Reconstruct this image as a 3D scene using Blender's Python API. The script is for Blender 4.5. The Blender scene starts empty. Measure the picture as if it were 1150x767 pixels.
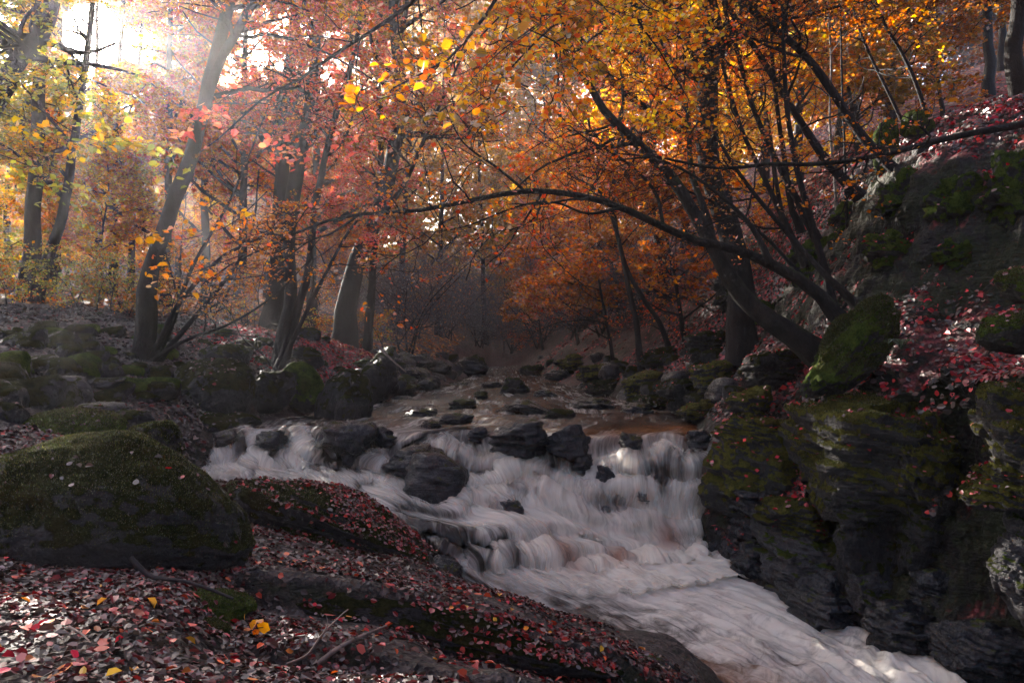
import bpy, bmesh, math, random
import numpy as np
from mathutils import Vector
R = np.random.default_rng(7)
PI = math.pi
F = 800.0; CX = 575.0; CY = 383.5          # the photograph's pixels, used to lay the place out in metres from the viewpoint

def at(px, py, d):
    return np.array([(px - CX) / F * d, d, (CY - py) / F * d])

scn = bpy.context.scene
COL = scn.collection

# ------------------------------------------------------------------ noise
def _hash(ix, iy, iz):
    n = (ix * 374761393 + iy * 668265263 + iz * 1442695041).astype(np.int64) & 0xffffffff
    n = ((n ^ (n >> 13)) * 1274126177) & 0xffffffff
    n = n ^ (n >> 16)
    return (n & 0xffff) / 32767.5 - 1.0

def vnoise(P):
    P = np.asarray(P, float)
    i = np.floor(P).astype(np.int64); f = P - i
    u = f * f * f * (f * (f * 6 - 15) + 10)
    r = 0
    for dx in (0, 1):
        wx = u[..., 0] if dx else 1 - u[..., 0]
        for dy in (0, 1):
            wy = u[..., 1] if dy else 1 - u[..., 1]
            for dz in (0, 1):
                wz = u[..., 2] if dz else 1 - u[..., 2]
                r = r + wx * wy * wz * _hash(i[..., 0] + dx, i[..., 1] + dy, i[..., 2] + dz)
    return r

def fbm(P, o=4, seed=0.0):
    P = np.asarray(P, float) + seed * 17.31
    a = 1.0; s = 0; t = 0
    for _ in range(o):
        s = s + a * vnoise(P); t += a; a *= .5; P = P * 2.03 + 11.7
    return s / t

def ridge(P, o=4, seed=0.0):
    P = np.asarray(P, float) + seed * 13.7
    a = 1.0; s = 0; t = 0
    for _ in range(o):
        s = s + a * (1 - 2 * np.abs(vnoise(P))); t += a; a *= .5; P = P * 2.1 + 5.3
    return s / t

def nrm(v):
    return v / np.maximum(np.linalg.norm(v, axis=-1, keepdims=True), 1e-9)

# ------------------------------------------------------------------ mesh helpers
def mk(name, V, faces, mat=None, parent=None, col=None, uv=None, attrs=None, smooth=True, loc=None):
    """faces: one array (n,k) or a list of such arrays; V is in world metres."""
    if not isinstance(faces, list): faces = [faces]
    V = np.asarray(V, np.float32).reshape(-1, 3)
    if loc is not None: V = V - np.asarray(loc, np.float32)
    me = bpy.data.meshes.new(name)
    me.vertices.add(len(V)); me.vertices.foreach_set('co', V.ravel())
    idx = np.concatenate([f.ravel() for f in faces]).astype(np.int32)
    tot = np.concatenate([np.full(len(f), f.shape[1], np.int32) for f in faces])
    st = np.concatenate([[0], np.cumsum(tot)[:-1]]).astype(np.int32)
    me.loops.add(len(idx)); me.loops.foreach_set('vertex_index', idx)
    me.polygons.add(len(tot)); me.polygons.foreach_set('loop_start', st); me.polygons.foreach_set('loop_total', tot)
    me.polygons.foreach_set('use_smooth', np.full(len(tot), smooth, bool))
    me.update(calc_edges=True)
    if col is not None:
        c = np.ones((len(V), 4), np.float32); c[:, :3] = col
        a = me.color_attributes.new('Col', 'FLOAT_COLOR', 'POINT'); a.data.foreach_set('color', c.ravel())
    if uv is not None:
        l = me.uv_layers.new(name='UVMap'); l.data.foreach_set('uv', np.asarray(uv, np.float32)[idx].ravel())
    for k, v in (attrs or {}).items():
        a = me.attributes.new(k, 'FLOAT', 'POINT'); a.data.foreach_set('value', np.asarray(v, np.float32))
    me.validate()
    o = bpy.data.objects.new(name, me); COL.objects.link(o)
    if mat is not None: me.materials.append(mat)
    if parent is not None: o.parent = parent
    if loc is not None:
        o.location = [float(x) for x in loc]
    return o

def tag(o, label=None, cat=None, group=None, kind=None):
    if label: o['label'] = label
    if cat: o['category'] = cat
    if group: o['group'] = group
    if kind: o['kind'] = kind
    return o

def empty(name, loc, label, cat, group=None):
    o = bpy.data.objects.new(name, None); COL.objects.link(o)
    o.empty_display_size = .2
    o.location = [float(x) for x in loc]
    return tag(o, label, cat, group)

def child(name, V, faces, mat, root, **k):
    """a part: world verts stored relative to the thing's own origin"""
    V = np.asarray(V, float) - np.array(root.location)
    return mk(name, V, faces, mat, root, **k)

def grid_faces(a, b):
    i = np.arange(a * b).reshape(a, b)
    return np.stack([i[:-1, :-1], i[:-1, 1:], i[1:, 1:], i[1:, :-1]], -1).reshape(-1, 4)

def tubes(P, Rr, s=6, seed=0, rough=0.0):
    """P (n,k,3), Rr (n,k) -> verts and quads of n tubes"""
    P = np.asarray(P, float); Rr = np.asarray(Rr, float)
    n, k, _ = P.shape
    T = nrm(np.gradient(P, axis=1))
    m = np.abs(T.mean(1)); ax = np.eye(3)[np.argmin(m, 1)][:, None, :]
    N = nrm(ax - (ax * T).sum(-1, keepdims=True) * T); B = np.cross(T, N)
    th = np.arange(s) / s * 2 * PI
    rr = Rr[:, :, None, None]
    V = P[:, :, None, :] + rr * (np.cos(th)[None, None, :, None] * N[:, :, None, :] + np.sin(th)[None, None, :, None] * B[:, :, None, :])
    if rough:
        d = fbm(V * 3.1, 3, seed)[..., None] * .6 + fbm(V * 9.0, 2, seed + 3)[..., None] * .4
        V = V + (V - P[:, :, None, :]) * d * rough * 2
    i = np.arange(n * k * s).reshape(n, k, s)
    j = np.roll(i, -1, 2)
    Q = np.stack([i[:, :-1], j[:, :-1], j[:, 1:], i[:, 1:]], -1).reshape(-1, 4)
    return V.reshape(-1, 3), Q

def spline(pts, n):
    pts = np.asarray(pts, float)
    if len(pts) == 2:
        t = np.linspace(0, 1, n)[:, None]; return pts[0] * (1 - t) + pts[1] * t
    e = np.vstack([2 * pts[0] - pts[1], pts, 2 * pts[-1] - pts[-2]])
    L = np.concatenate([[0], np.cumsum(np.linalg.norm(np.diff(pts, axis=0), axis=1))])
    t = np.linspace(0, L[-1], n); k = np.clip(np.searchsorted(L, t, 'right') - 1, 0, len(pts) - 2)
    u = ((t - L[k]) / np.maximum(L[k + 1] - L[k], 1e-9))[:, None]
    a, b, c, d = e[k], e[k + 1], e[k + 2], e[k + 3]
    return .5 * (2 * b + (c - a) * u + (2 * a - 5 * b + 4 * c - d) * u ** 2 + (3 * b - a - 3 * c + d) * u ** 3)

class Geo:
    def __init__(s): s.V = []; s.F = []; s.C = []; s.n = 0
    def add(s, V, Fc, C=None):
        if len(V) == 0: return
        s.V.append(V); s.F.append(Fc + s.n); s.n += len(V)
        if C is not None: s.C.append(C)
    def build(s, name, mat, root=None, **k):
        if not s.n: return None
        V = np.concatenate(s.V)
        ks = {}
        for f in s.F: ks.setdefault(f.shape[1], []).append(f)
        fl = [np.concatenate(v) for v in ks.values()]
        c = np.concatenate(s.C) if s.C else None
        if root is not None: return child(name, V, fl, mat, root, col=c, **k)
        return mk(name, V, fl, mat, col=c, **k)

# ------------------------------------------------------------------ leaves
PAL = {
 'yellowgreen': [(.34,.30,.05),(.24,.26,.05),(.42,.30,.04),(.16,.17,.04)],
 'yellow':      [(.62,.40,.03),(.58,.33,.03),(.40,.30,.04),(.64,.28,.03)],
 'pale':        [(.50,.24,.06),(.52,.28,.05),(.40,.22,.06),(.42,.15,.05)],
 'orange':      [(.56,.17,.02),(.54,.22,.02),(.46,.11,.02),(.30,.10,.02)],
 'fire':        [(.62,.16,.02),(.58,.09,.025),(.62,.25,.02),(.5,.07,.03)],
 'red':         [(.46,.07,.035),(.50,.10,.04),(.34,.05,.03),(.40,.13,.03)],
 'salmon':      [(.58,.15,.10),(.52,.10,.08),(.60,.22,.10),(.42,.09,.07)],
 'rust':        [(.30,.10,.03),(.36,.13,.03),(.20,.07,.03),(.26,.14,.04)],
 'olive':       [(.27,.17,.03),(.24,.13,.03),(.32,.17,.03),(.18,.12,.04)],
 'grey':        [(.12,.12,.12),(.10,.11,.10),(.16,.15,.16)],
 'litter':      [(.045,.028,.021),(.06,.038,.029),(.03,.020,.016),(.07,.05,.04),(.095,.075,.064),(.07,.02,.018),(.10,.022,.020)],
 'litterdark':  [(.031,.025,.022),(.037,.031,.028),(.022,.019,.017),(.056,.046,.043)],
 'litterred':   [(.18,.018,.018),(.12,.014,.015),(.07,.018,.016),(.24,.028,.022),(.06,.036,.028),(.04,.02,.018)],
 'crimson':     [(.30,.018,.028),(.36,.035,.032),(.20,.02,.024),(.17,.05,.042),(.11,.07,.055),(.08,.04,.034)],
 'gold':        [(.60,.27,.03),(.62,.20,.03),(.58,.31,.04),(.56,.13,.04)],
}
def palette(name, n, jit=.25):
    p = np.array(PAL[name]); c = p[R.integers(0, len(p), n)]
    return np.clip(c * np.exp(R.normal(0, jit, (n, 1))) * np.exp(R.normal(0, .06, (n, 3))), 0.004, .8)

TPL_FOLD = np.array([(0,0,0),(.36,.30,.10),(.30,.72,.07),(0,1,-.05),(-.30,.72,.07),(-.36,.30,.10)])
TPL_KITE = np.array([(0,0,0),(.36,.48,.03),(0,1,-.04),(-.36,.48,.03)])
def leaves(P, size, C, up=.8, mode='kite', nor=None, droop=-.15):
    n = len(P)
    if n == 0: return np.zeros((0,3)), np.zeros((0,4),int), np.zeros((0,3))
    size = np.broadcast_to(size, (n,)) * np.clip(np.exp(R.normal(-.08, .28, n)), .4, 1.4)
    base = np.array([0,0,1.]) if nor is None else nor
    N = nrm(base * up + R.normal(0, 1, (n,3)) * (1 - up))
    A = R.normal(0, 1, (n,3)); A[:,2] = A[:,2]*.4 + droop
    A = nrm(A - (A * N).sum(1, keepdims=True) * N); B = np.cross(N, A)
    T = TPL_FOLD if mode == 'fold' else TPL_KITE
    curl = R.uniform(-1.2, 3.2, (n,1,1)) if mode == 'fold' else 1.0
    wid = R.uniform(.8, 1.15, (n,1,1))
    V = P[:,None,:] + size[:,None,None] * (T[None,:,0:1]*wid * B[:,None,:] + (T[None,:,1:2]-.5) * A[:,None,:] + T[None,:,2:3]*curl * N[:,None,:])
    k = len(T); o = np.arange(n)[:,None] * k
    Q = np.concatenate([o + np.array([0,1,2,3]), o + np.array([0,3,4,5])]) if mode == 'fold' else o + np.array([0,1,2,3])
    return V.reshape(-1,3), Q, np.repeat(C, k, 0)

# ------------------------------------------------------------------ materials
def newmat(name):
    m = bpy.data.materials.new(name); m.use_nodes = True
    nt = m.node_tree; nt.nodes.clear()
    out = nt.nodes.new('ShaderNodeOutputMaterial')
    return m, nt, out

class NT:
    def __init__(s, nt): s.nt = nt; s.l = nt.links
    def n(s, t, **k):
        x = s.nt.nodes.new(t)
        for a, v in k.items(): setattr(x, a, v)
        return x
    def set(s, sock, v):
        if isinstance(v, bpy.types.NodeSocket): s.l.new(v, sock)
        else: sock.default_value = v
    def math(s, op, a, b=0.0, c=None, clamp=False):
        x = s.n('ShaderNodeMath', operation=op, use_clamp=clamp)
        s.set(x.inputs[0], a); s.set(x.inputs[1], b)
        if c is not None: s.set(x.inputs[2], c)
        return x.outputs[0]
    def noise(s, vec, scale, detail=4.0, rough=.55, dist=0.0):
        x = s.n('ShaderNodeTexNoise')
        if vec is not None: s.l.new(vec, x.inputs['Vector'])
        x.inputs['Scale'].default_value = scale; x.inputs['Detail'].default_value = detail
        x.inputs['Roughness'].default_value = rough; x.inputs['Distortion'].default_value = dist
        return x.outputs['Fac']
    def ramp(s, fac, stops):
        x = s.n('ShaderNodeValToRGB'); e = x.color_ramp.elements
        while len(e) < len(stops): e.new(.5)
        for el, (p, c) in zip(e, stops):
            el.position = p; el.color = (*c, 1) if len(c) == 3 else c
        s.set(x.inputs['Fac'], fac); return x.outputs['Color']
    def mix(s, fac, a, b):
        x = s.n('ShaderNodeMix', data_type='RGBA')
        s.set(x.inputs[0], fac)
        for i, v in ((6, a), (7, b)):
            s.set(x.inputs[i], v if isinstance(v, bpy.types.NodeSocket) else (*v, 1))
        return x.outputs[2]
    def step(s, v, lo, hi):
        x = s.n('ShaderNodeMapRange', interpolation_type='SMOOTHSTEP')
        s.set(x.inputs[0], v); s.set(x.inputs[1], lo); s.set(x.inputs[2], hi)
        return x.outputs[0]
    def bump(s, h, strength, dist=.02, normal=None):
        x = s.n('ShaderNodeBump'); x.inputs['Strength'].default_value = strength; x.inputs['Distance'].default_value = dist
        s.l.new(h, x.inputs['Height'])
        if normal is not None: s.l.new(normal, x.inputs['Normal'])
        return x.outputs['Normal']

def rock_mat(name, base, moss, wet, mosscol=((.012,.018,.006),(.05,.06,.014)), lichen=.0, strat=0.0, bk=1.0):
    m, nt, out = newmat(name); g = NT(nt)
    tc = g.n('ShaderNodeTexCoord').outputs['Object']
    geo = g.n('ShaderNodeNewGeometry')
    z = g.n('ShaderNodeSeparateXYZ'); g.l.new(geo.outputs['Normal'], z.inputs[0]); nz = z.outputs['Z']
    n1 = g.noise(tc, 2.3, 5, .6); n2 = g.noise(tc, 9.0, 6, .65); n3 = g.noise(tc, 42.0, 5, .7); n4 = g.noise(tc, 160.0, 3, .7)
    b = np.array(base)
    f = g.math('ADD', g.math('MULTIPLY', n1, .45), g.math('MULTIPLY', n2, .55))
    rc = g.ramp(f, [(.30, tuple(b*.35)), (.47, tuple(b*.8)), (.58, tuple(b*1.15)), (.72, tuple(np.minimum(b*1.9,.6)))])
    if lichen:
        lm = g.step(g.noise(tc, 6.5, 6, .7, .6), .60, .68)
        rc = g.mix(g.math('MULTIPLY', lm, lichen), rc, (.13,.13,.125))
    ms = g.math('ADD', nz, g.math('ADD', g.math('MULTIPLY', g.math('SUBTRACT', n1, .5), 2.6), g.math('MULTIPLY', g.math('SUBTRACT', n2, .5), 2.2)))
    mask = g.step(ms, 1.02 - moss*1.5, 1.30 - moss*1.5)
    mcol = g.mix(g.step(g.math('ADD', g.math('MULTIPLY', n2, .6), g.math('MULTIPLY', n3, .4)), .36, .64), mosscol[0], mosscol[1])
    mcol = g.mix(g.math('MULTIPLY', g.step(n1, .5, .68), .5), mcol, (.06,.045,.015))
    c = g.mix(mask, rc, mcol)
    p = g.n('ShaderNodeBsdfPrincipled')
    g.l.new(c, p.inputs['Base Color'])
    ro = g.math('ADD', g.math('MULTIPLY', n3, .35), max(.62 - wet*.5, .10))
    g.set(p.inputs['Roughness'], g.math('MAXIMUM', ro, g.math('MULTIPLY', mask, .92)))
    g.set(p.inputs['Specular IOR Level'], g.math('SUBTRACT', .34, g.math('MULTIPLY', mask, .30)))
    h1 = g.math('ADD', g.math('MULTIPLY', n2, 1.6), g.math('MULTIPLY', n3, .55*bk*bk))
    if strat:
        mp = g.n('ShaderNodeMapping'); mp.inputs['Scale'].default_value = (1.2, 1.2, 11); mp.inputs['Rotation'].default_value = (.1,.18,0)
        g.l.new(tc, mp.inputs[0]); h1 = g.math('ADD', h1, g.math('MULTIPLY', g.noise(mp.outputs[0], 1.5, 4, .6), strat))
    h2 = g.math('ADD', g.math('MULTIPLY', n4, .9), g.math('MULTIPLY', n3, 1.3))
    hh = g.math('ADD', h1, g.math('MULTIPLY', h2, mask))
    g.l.new(g.bump(hh, bk, .11), p.inputs['Normal'])
    g.l.new(p.outputs[0], out.inputs[0])
    return m

def bark_mat(name, base, moss=.3, mosscol=(.045,.055,.012)):
    m, nt, out = newmat(name); g = NT(nt)
    tc = g.n('ShaderNodeTexCoord').outputs['Object']
    mp = g.n('ShaderNodeMapping'); mp.inputs['Scale'].default_value = (1,1,.35); g.l.new(tc, mp.inputs[0])
    n1 = g.noise(mp.outputs[0], 7, 6, .65); n2 = g.noise(tc, 1.6, 4, .6); n3 = g.noise(mp.outputs[0], 48, 4, .7)
    b = np.array(base)
    c = g.ramp(n1, [(.3, tuple(b*.4)), (.5, tuple(b)), (.68, tuple(b*1.8))])
    geo = g.n('ShaderNodeNewGeometry'); z = g.n('ShaderNodeSeparateXYZ'); g.l.new(geo.outputs['Normal'], z.inputs[0])
    ms = g.math('ADD', g.math('MULTIPLY', z.outputs['Z'], .55), g.math('ADD', g.math('MULTIPLY', g.math('SUBTRACT', n2, .5), 2.0), g.math('MULTIPLY', g.math('SUBTRACT', n1, .5), .8)))
    mask = g.step(ms, .75 - moss, 1.05 - moss)
    c = g.mix(mask, c, g.mix(n3, tuple(np.array(mosscol)*.3), tuple(np.array(mosscol)*1.4)))
    p = g.n('ShaderNodeBsdfPrincipled'); g.l.new(c, p.inputs['Base Color'])
    p.inputs['Roughness'].default_value = .8; p.inputs['Specular IOR Level'].default_value = .25
    g.l.new(g.bump(g.math('ADD', n1, g.math('MULTIPLY', n3, .5)), 1.0, .09), p.inputs['Normal'])
    g.l.new(p.outputs[0], out.inputs[0]); return m

def leaf_mat(name, trans=.5, gloss=.06, rough=.35):
    m, nt, out = newmat(name); g = NT(nt)
    a = g.n('ShaderNodeVertexColor', layer_name='Col').outputs['Color']
    d = g.n('ShaderNodeBsdfDiffuse'); g.l.new(a, d.inputs[0])
    t = g.n('ShaderNodeBsdfTranslucent')
    hs = g.n('ShaderNodeHueSaturation'); hs.inputs['Saturation'].default_value = 1.08; hs.inputs['Value'].default_value = 1.7
    g.l.new(a, hs.inputs['Color']); g.l.new(hs.outputs[0], t.inputs[0])
    mx = g.n('ShaderNodeMixShader'); mx.inputs[0].default_value = trans
    g.l.new(d.outputs[0], mx.inputs[1]); g.l.new(t.outputs[0], mx.inputs[2])
    gl = g.n('ShaderNodeBsdfGlossy'); gl.inputs['Roughness'].default_value = rough
    gl.inputs['Color'].default_value = (1,1,1,1)
    fr = g.n('ShaderNodeFresnel'); fr.inputs[0].default_value = 1.45
    m2 = g.n('ShaderNodeMixShader'); g.set(m2.inputs[0], g.math('MULTIPLY', fr.outputs[0], gloss*10, clamp=True))
    g.l.new(mx.outputs[0], m2.inputs[1]); g.l.new(gl.outputs[0], m2.inputs[2])
    g.l.new(m2.outputs[0], out.inputs[0]); return m

def flat_mat(name, col, rough=.8, trans=0):
    m, nt, out = newmat(name); g = NT(nt)
    tc = g.n('ShaderNodeTexCoord').outputs['Object']
    b = np.array(col)
    c = g.ramp(g.noise(tc, 14, 4, .6), [(.3, tuple(b*.6)), (.7, tuple(b*1.4))])
    p = g.n('ShaderNodeBsdfPrincipled'); g.l.new(c, p.inputs['Base Color'])
    p.inputs['Roughness'].default_value = rough; p.inputs['Specular IOR Level'].default_value = .3
    if trans: p.inputs['Subsurface Weight'].default_value = trans
    g.l.new(p.outputs[0], out.inputs[0]); return m

M_MOSSY = rock_mat('mossy stone', (.024,.023,.025), .52, .35, ((.010,.014,.005),(.042,.048,.013)), lichen=.3)
M_HEAVY = rock_mat('thick moss', (.04,.038,.036), .95, .2, ((.022,.042,.009),(.115,.165,.028)))
M_OLIVE = rock_mat('olive moss', (.032,.030,.031), .72, .3, ((.036,.042,.010),(.17,.165,.036)), lichen=.35, strat=1.5)
M_WET   = rock_mat('wet black stone', (.011,.011,.014), .0, 1.0, strat=1.3, bk=.45)
M_DARK  = rock_mat('dark bank stone', (.022,.021,.024), .42, .6, lichen=.04)
M_SLAB  = rock_mat('grey slab', (.05,.049,.054), .12, .5, lichen=.5, strat=1.2)
M_PALE  = rock_mat('pale fractured stone', (.07,.067,.072), .24, .65, ((.02,.03,.006),(.08,.11,.02)), lichen=.5, strat=2.4)
M_RUST  = rock_mat('rust stone', (.20,.075,.03), .0, .9)
M_BARK  = bark_mat('dark bark', (.011,.009,.009), .08)
M_MBARK = bark_mat('mossy bark', (.014,.012,.010), .5, (.022,.028,.007))
M_FBARK = bark_mat('grey bark', (.020,.017,.017), .15)
M_PBARK = bark_mat('pale bark', (.20,.17,.15), .05)
M_TWIG  = flat_mat('twig', (.018,.014,.014))
M_GTWIG = flat_mat('grey twig', (.085,.085,.10))
M_DEAD  = flat_mat('dead stick', (.16,.12,.10))
M_LEAF  = leaf_mat('autumn leaf', .55, .012, .5)
M_LITT  = leaf_mat('fallen leaf', .10, .008, .5)
M_MOSS  = leaf_mat('moss blade', .35, .01, .6)
HAZE = 0.0010; SKY = 0.15; SUNE = 5.0; EXPO = 2.6
# ------------------------------------------------------------------ terrain
ROWS = [
 (-8, [(-30,1),(-6,-.9),(0,-1.25),(.9,-1.5),(1.8,-2.6),(2.4,-3.6),(5.4,-3.7),(5.8,-1),(6.6,0),(12,4),(30,9)]),
 (1,  [(-30,1),(-6,-.9),(0,-1.25),(.9,-1.5),(1.6,-2.4),(2.2,-3.5),(5.2,-3.6),(5.6,-1),(6.5,0),(12,4),(30,9)]),
 (3,  [(-30,1),(-6,-.8),(-2,-1.22),(-.7,-1.38),(0,-1.47),(.8,-1.75),(1.5,-2.5),(2.2,-3.5),(4.6,-3.6),(5.0,-1.0),(5.6,-.4),(8,2),(14,5),(30,9)]),
 (4.5,[(-30,1),(-6,-.6),(-3.2,-1.3),(-1.6,-1.5),(-.9,-1.62),(0,-1.85),(.7,-2.05),(1.3,-2.4),(1.9,-3.3),(4.1,-3.5),(4.35,-1.2),(4.6,-.45),(6,.6),(8,2.5),(14,6),(30,11)]),
 (6.5,[(-30,2),(-8,0),(-5,-.6),(-3.5,-1.1),(-2.2,-1.7),(-.9,-2.0),(0,-2.35),(.8,-2.6),(1.6,-2.85),(2.2,-3.4),(4.0,-3.5),(4.5,-2.6),(4.65,-.62),(5.3,-.2),(6,.1),(7,1.7),(8.5,3.2),(14,7),(30,12)]),
 (8,  [(-30,3),(-9,.2),(-6,-.4),(-4.5,-1.1),(-3.3,-1.75),(-2.2,-2.1),(-1.4,-2.35),(-.6,-2.85),(.8,-3.15),(2.8,-3.4),(3.6,-3.1),(3.9,-1.8),(4.1,-.6),(5,-.22),(5.8,.15),(6.6,1.9),(8,3.4),(14,8),(30,13)]),
 (10, [(-30,4),(-10,.3),(-7,-.3),(-5.4,-1.0),(-4.8,-1.5),(-4.4,-1.98),(-2.5,-2.25),(-.5,-2.55),(.5,-3.1),(2.4,-3.2),(2.9,-2.5),(3.1,-1.35),(4,-.7),(4.6,0),(5.3,1.2),(5.8,2.35),(6.4,2.95),(7.4,3.3),(9,3.9),(14,6.4),(30,12)]),
 (11.2,[(-30,4),(-11,.4),(-7,-.2),(-5.4,-.9),(-4.9,-1.25),(-4.4,-1.7),(2.8,-1.8),(3.3,-1.2),(4,-.6),(4.8,.35),(5.6,1.9),(6.15,2.85),(6.8,3.35),(8.2,3.75),(10,4.3),(15,6),(30,11)]),
 (14, [(-30,4),(-12,.6),(-8,.1),(-6,-.5),(-4.6,-1.0),(-4.0,-1.35),(-3.6,-1.75),(3.0,-1.75),(3.4,-1.2),(4.2,-.4),(5.4,.9),(6.2,2.3),(7,3.4),(8.8,4.35),(11,4.7),(16,6),(30,10)]),
 (18, [(-34,3),(-14,1),(-9,.55),(-7,.2),(-5,-.1),(-4,-.6),(-3.2,-1.3),(-2.6,-1.7),(2.3,-1.7),(2.8,-1.2),(4.2,-.2),(6,1.6),(7.3,3.5),(8.5,4.7),(11,5.6),(14,6),(20,7),(40,11)]),
 (26, [(-40,4),(-20,2.2),(-11,1.0),(-7,.4),(-4,-.4),(-2.2,-1.3),(-1.7,-1.7),(1,-1.7),(1.5,-1.3),(4,.5),(8,4),(12,7),(17,9),(26,11),(50,15)]),
 (36, [(-50,6),(-26,3.2),(-14,1.8),(-7,1),(-3.5,-.2),(-1.6,-1.3),(-1.2,-1.7),(.2,-1.7),(.7,-1.3),(4,1.5),(10,6.5),(16,11),(24,14),(36,16),(60,18)]),
 (48, [(-60,8),(-34,5),(-16,3.2),(-7,2.2),(-2,-.1),(0,-.7),(3,1.2),(8,5.4),(16,12),(26,16),(44,19),(80,20)]),
 (65, [(-80,9),(-46,7),(-20,6),(-6,5.5),(0,5),(8,8),(20,15),(40,20),(80,22)]),
 (95, [(-110,11),(-70,11),(-25,11),(0,14),(20,18),(50,24),(110,26)]),
 (130,[(-160,13),(0,18),(160,28)]),
 (160,[(-160,13),(0,18),(160,28)]),
]
_RY = np.array([r[0] for r in ROWS], float)
def H0(X, Y):
    X = np.asarray(X, float); Y = np.clip(np.asarray(Y, float), -8, 160)
    T = np.stack([np.interp(X, [p[0] for p in r[1]], [p[1] for p in r[1]]) for r in ROWS])
    k = np.clip(np.searchsorted(_RY, Y, 'right') - 1, 0, len(ROWS) - 2)
    t = (Y - _RY[k]) / (_RY[k + 1] - _RY[k])
    a = np.take_along_axis(T, k[None], 0)[0]; b = np.take_along_axis(T, k[None] + 1, 0)[0]
    return a * (1 - t) + b * t

def bankline(Y):       # left edge of the falls and the lower pool
    return np.interp(Y, [5.4, 6.5, 7.2, 8, 8.6, 9.3, 10.8], [1.35, .95, .45, -.45, -1.5, -3.5, -4.6])

def Hn(X, Y):
    """terrain with its roughness"""
    X = np.asarray(X, float).ravel(); Y = np.asarray(Y, float).ravel()
    z = (H0(X, Y) + H0(X - .12, Y) + H0(X + .12, Y) + H0(X, Y - .15) + H0(X, Y + .15)) / 5
    P = np.stack([X, Y, np.zeros_like(X)], -1)
    far = np.clip((Y - 4) / 14, .25, 1)
    right = np.clip((X - 2.6) / 2, 0, 1)
    z = z + far * (.26 * fbm(P * .55, 4, 1) + .12 * ridge(P * 1.7, 3, 2)) + .07 * fbm(P * 2.2, 4, 3)
    z = z + right * np.clip((20 - Y) / 8, 0, 1) * .22 * ridge(P * np.array([.9, 1.6, 1]), 4, 6)
    w = .10*fbm(P*1.7, 3, 71)
    for (xs_, ys_, h_, back) in (([-1.6,-.5,.5,1.4],[4.62,4.78,4.95,5.05], .24, 1.5), ([-1.2,0,.8],[3.72,3.88,4.1], .15, 1.1)):
        e = np.interp(X, xs_, ys_) + w - Y
        a = np.clip((X - xs_[0] + .35)/.35, 0, 1)*np.clip((xs_[-1] + .5 - X)/.5, 0, 1)
        z = z - a*h_*np.clip(e/.10, 0, 1)*np.clip(1 - (e - .25)/back, 0, 1)
    return z

def axis(lo, a, b, hi, fine, grow):
    v = list(np.arange(a, b, fine)); s = fine
    while v[-1] < hi: s *= grow; v.append(v[-1] + s)
    s = fine; w = [a]
    while w[-1] > lo: s *= grow; w.append(w[-1] - s)
    return np.array(w[:0:-1] + v)
gx = axis(-150, -6.5, 8.5, 150, .055, 1.07); gy = axis(-7, 2.4, 13, 158, .055, 1.035)
GX, GY = np.meshgrid(gx, gy)
GZ = Hn(GX, GY).reshape(GX.shape)
def H(x, y):
    """height on the built terrain mesh (bilinear)"""
    x = np.asarray(x, float); y = np.asarray(y, float)
    i = np.clip(np.searchsorted(gx, x) - 1, 0, len(gx) - 2); j = np.clip(np.searchsorted(gy, y) - 1, 0, len(gy) - 2)
    u = np.clip((x - gx[i]) / (gx[i+1] - gx[i]), 0, 1); v = np.clip((y - gy[j]) / (gy[j+1] - gy[j]), 0, 1)
    return GZ[j,i]*(1-u)*(1-v) + GZ[j,i+1]*u*(1-v) + GZ[j+1,i]*(1-u)*v + GZ[j+1,i+1]*u*v
def slope_n(x, y, e=.06):
    dx = (H(x+e, y) - H(x-e, y)) / (2*e); dy = (H(x, y+e) - H(x, y-e)) / (2*e)
    return nrm(np.stack([-dx, -dy, np.ones_like(dx)], -1))
def hit(px, py, d0=2.6, d1=90):
    """where the ray through a pixel meets the ground"""
    D = d0 * (d1 / d0) ** np.linspace(0, 1, 900)
    P = np.stack([(px - CX) / F * D, D, (CY - py) / F * D], -1)
    below = P[:,2] < H(P[:,0], P[:,1])
    return P[np.argmax(below)] if below.any() else P[-1]

def in_water(x, y, z):
    w = np.where(y > 10.7, z < -1.36, z < -2.92)
    return w | ((y > 5.4) & (y <= 10.8) & (x > bankline(y)) & (x < np.interp(y, [5,8,9.5,10.8], [4.2,3.6,2.9,3.1])))

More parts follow.
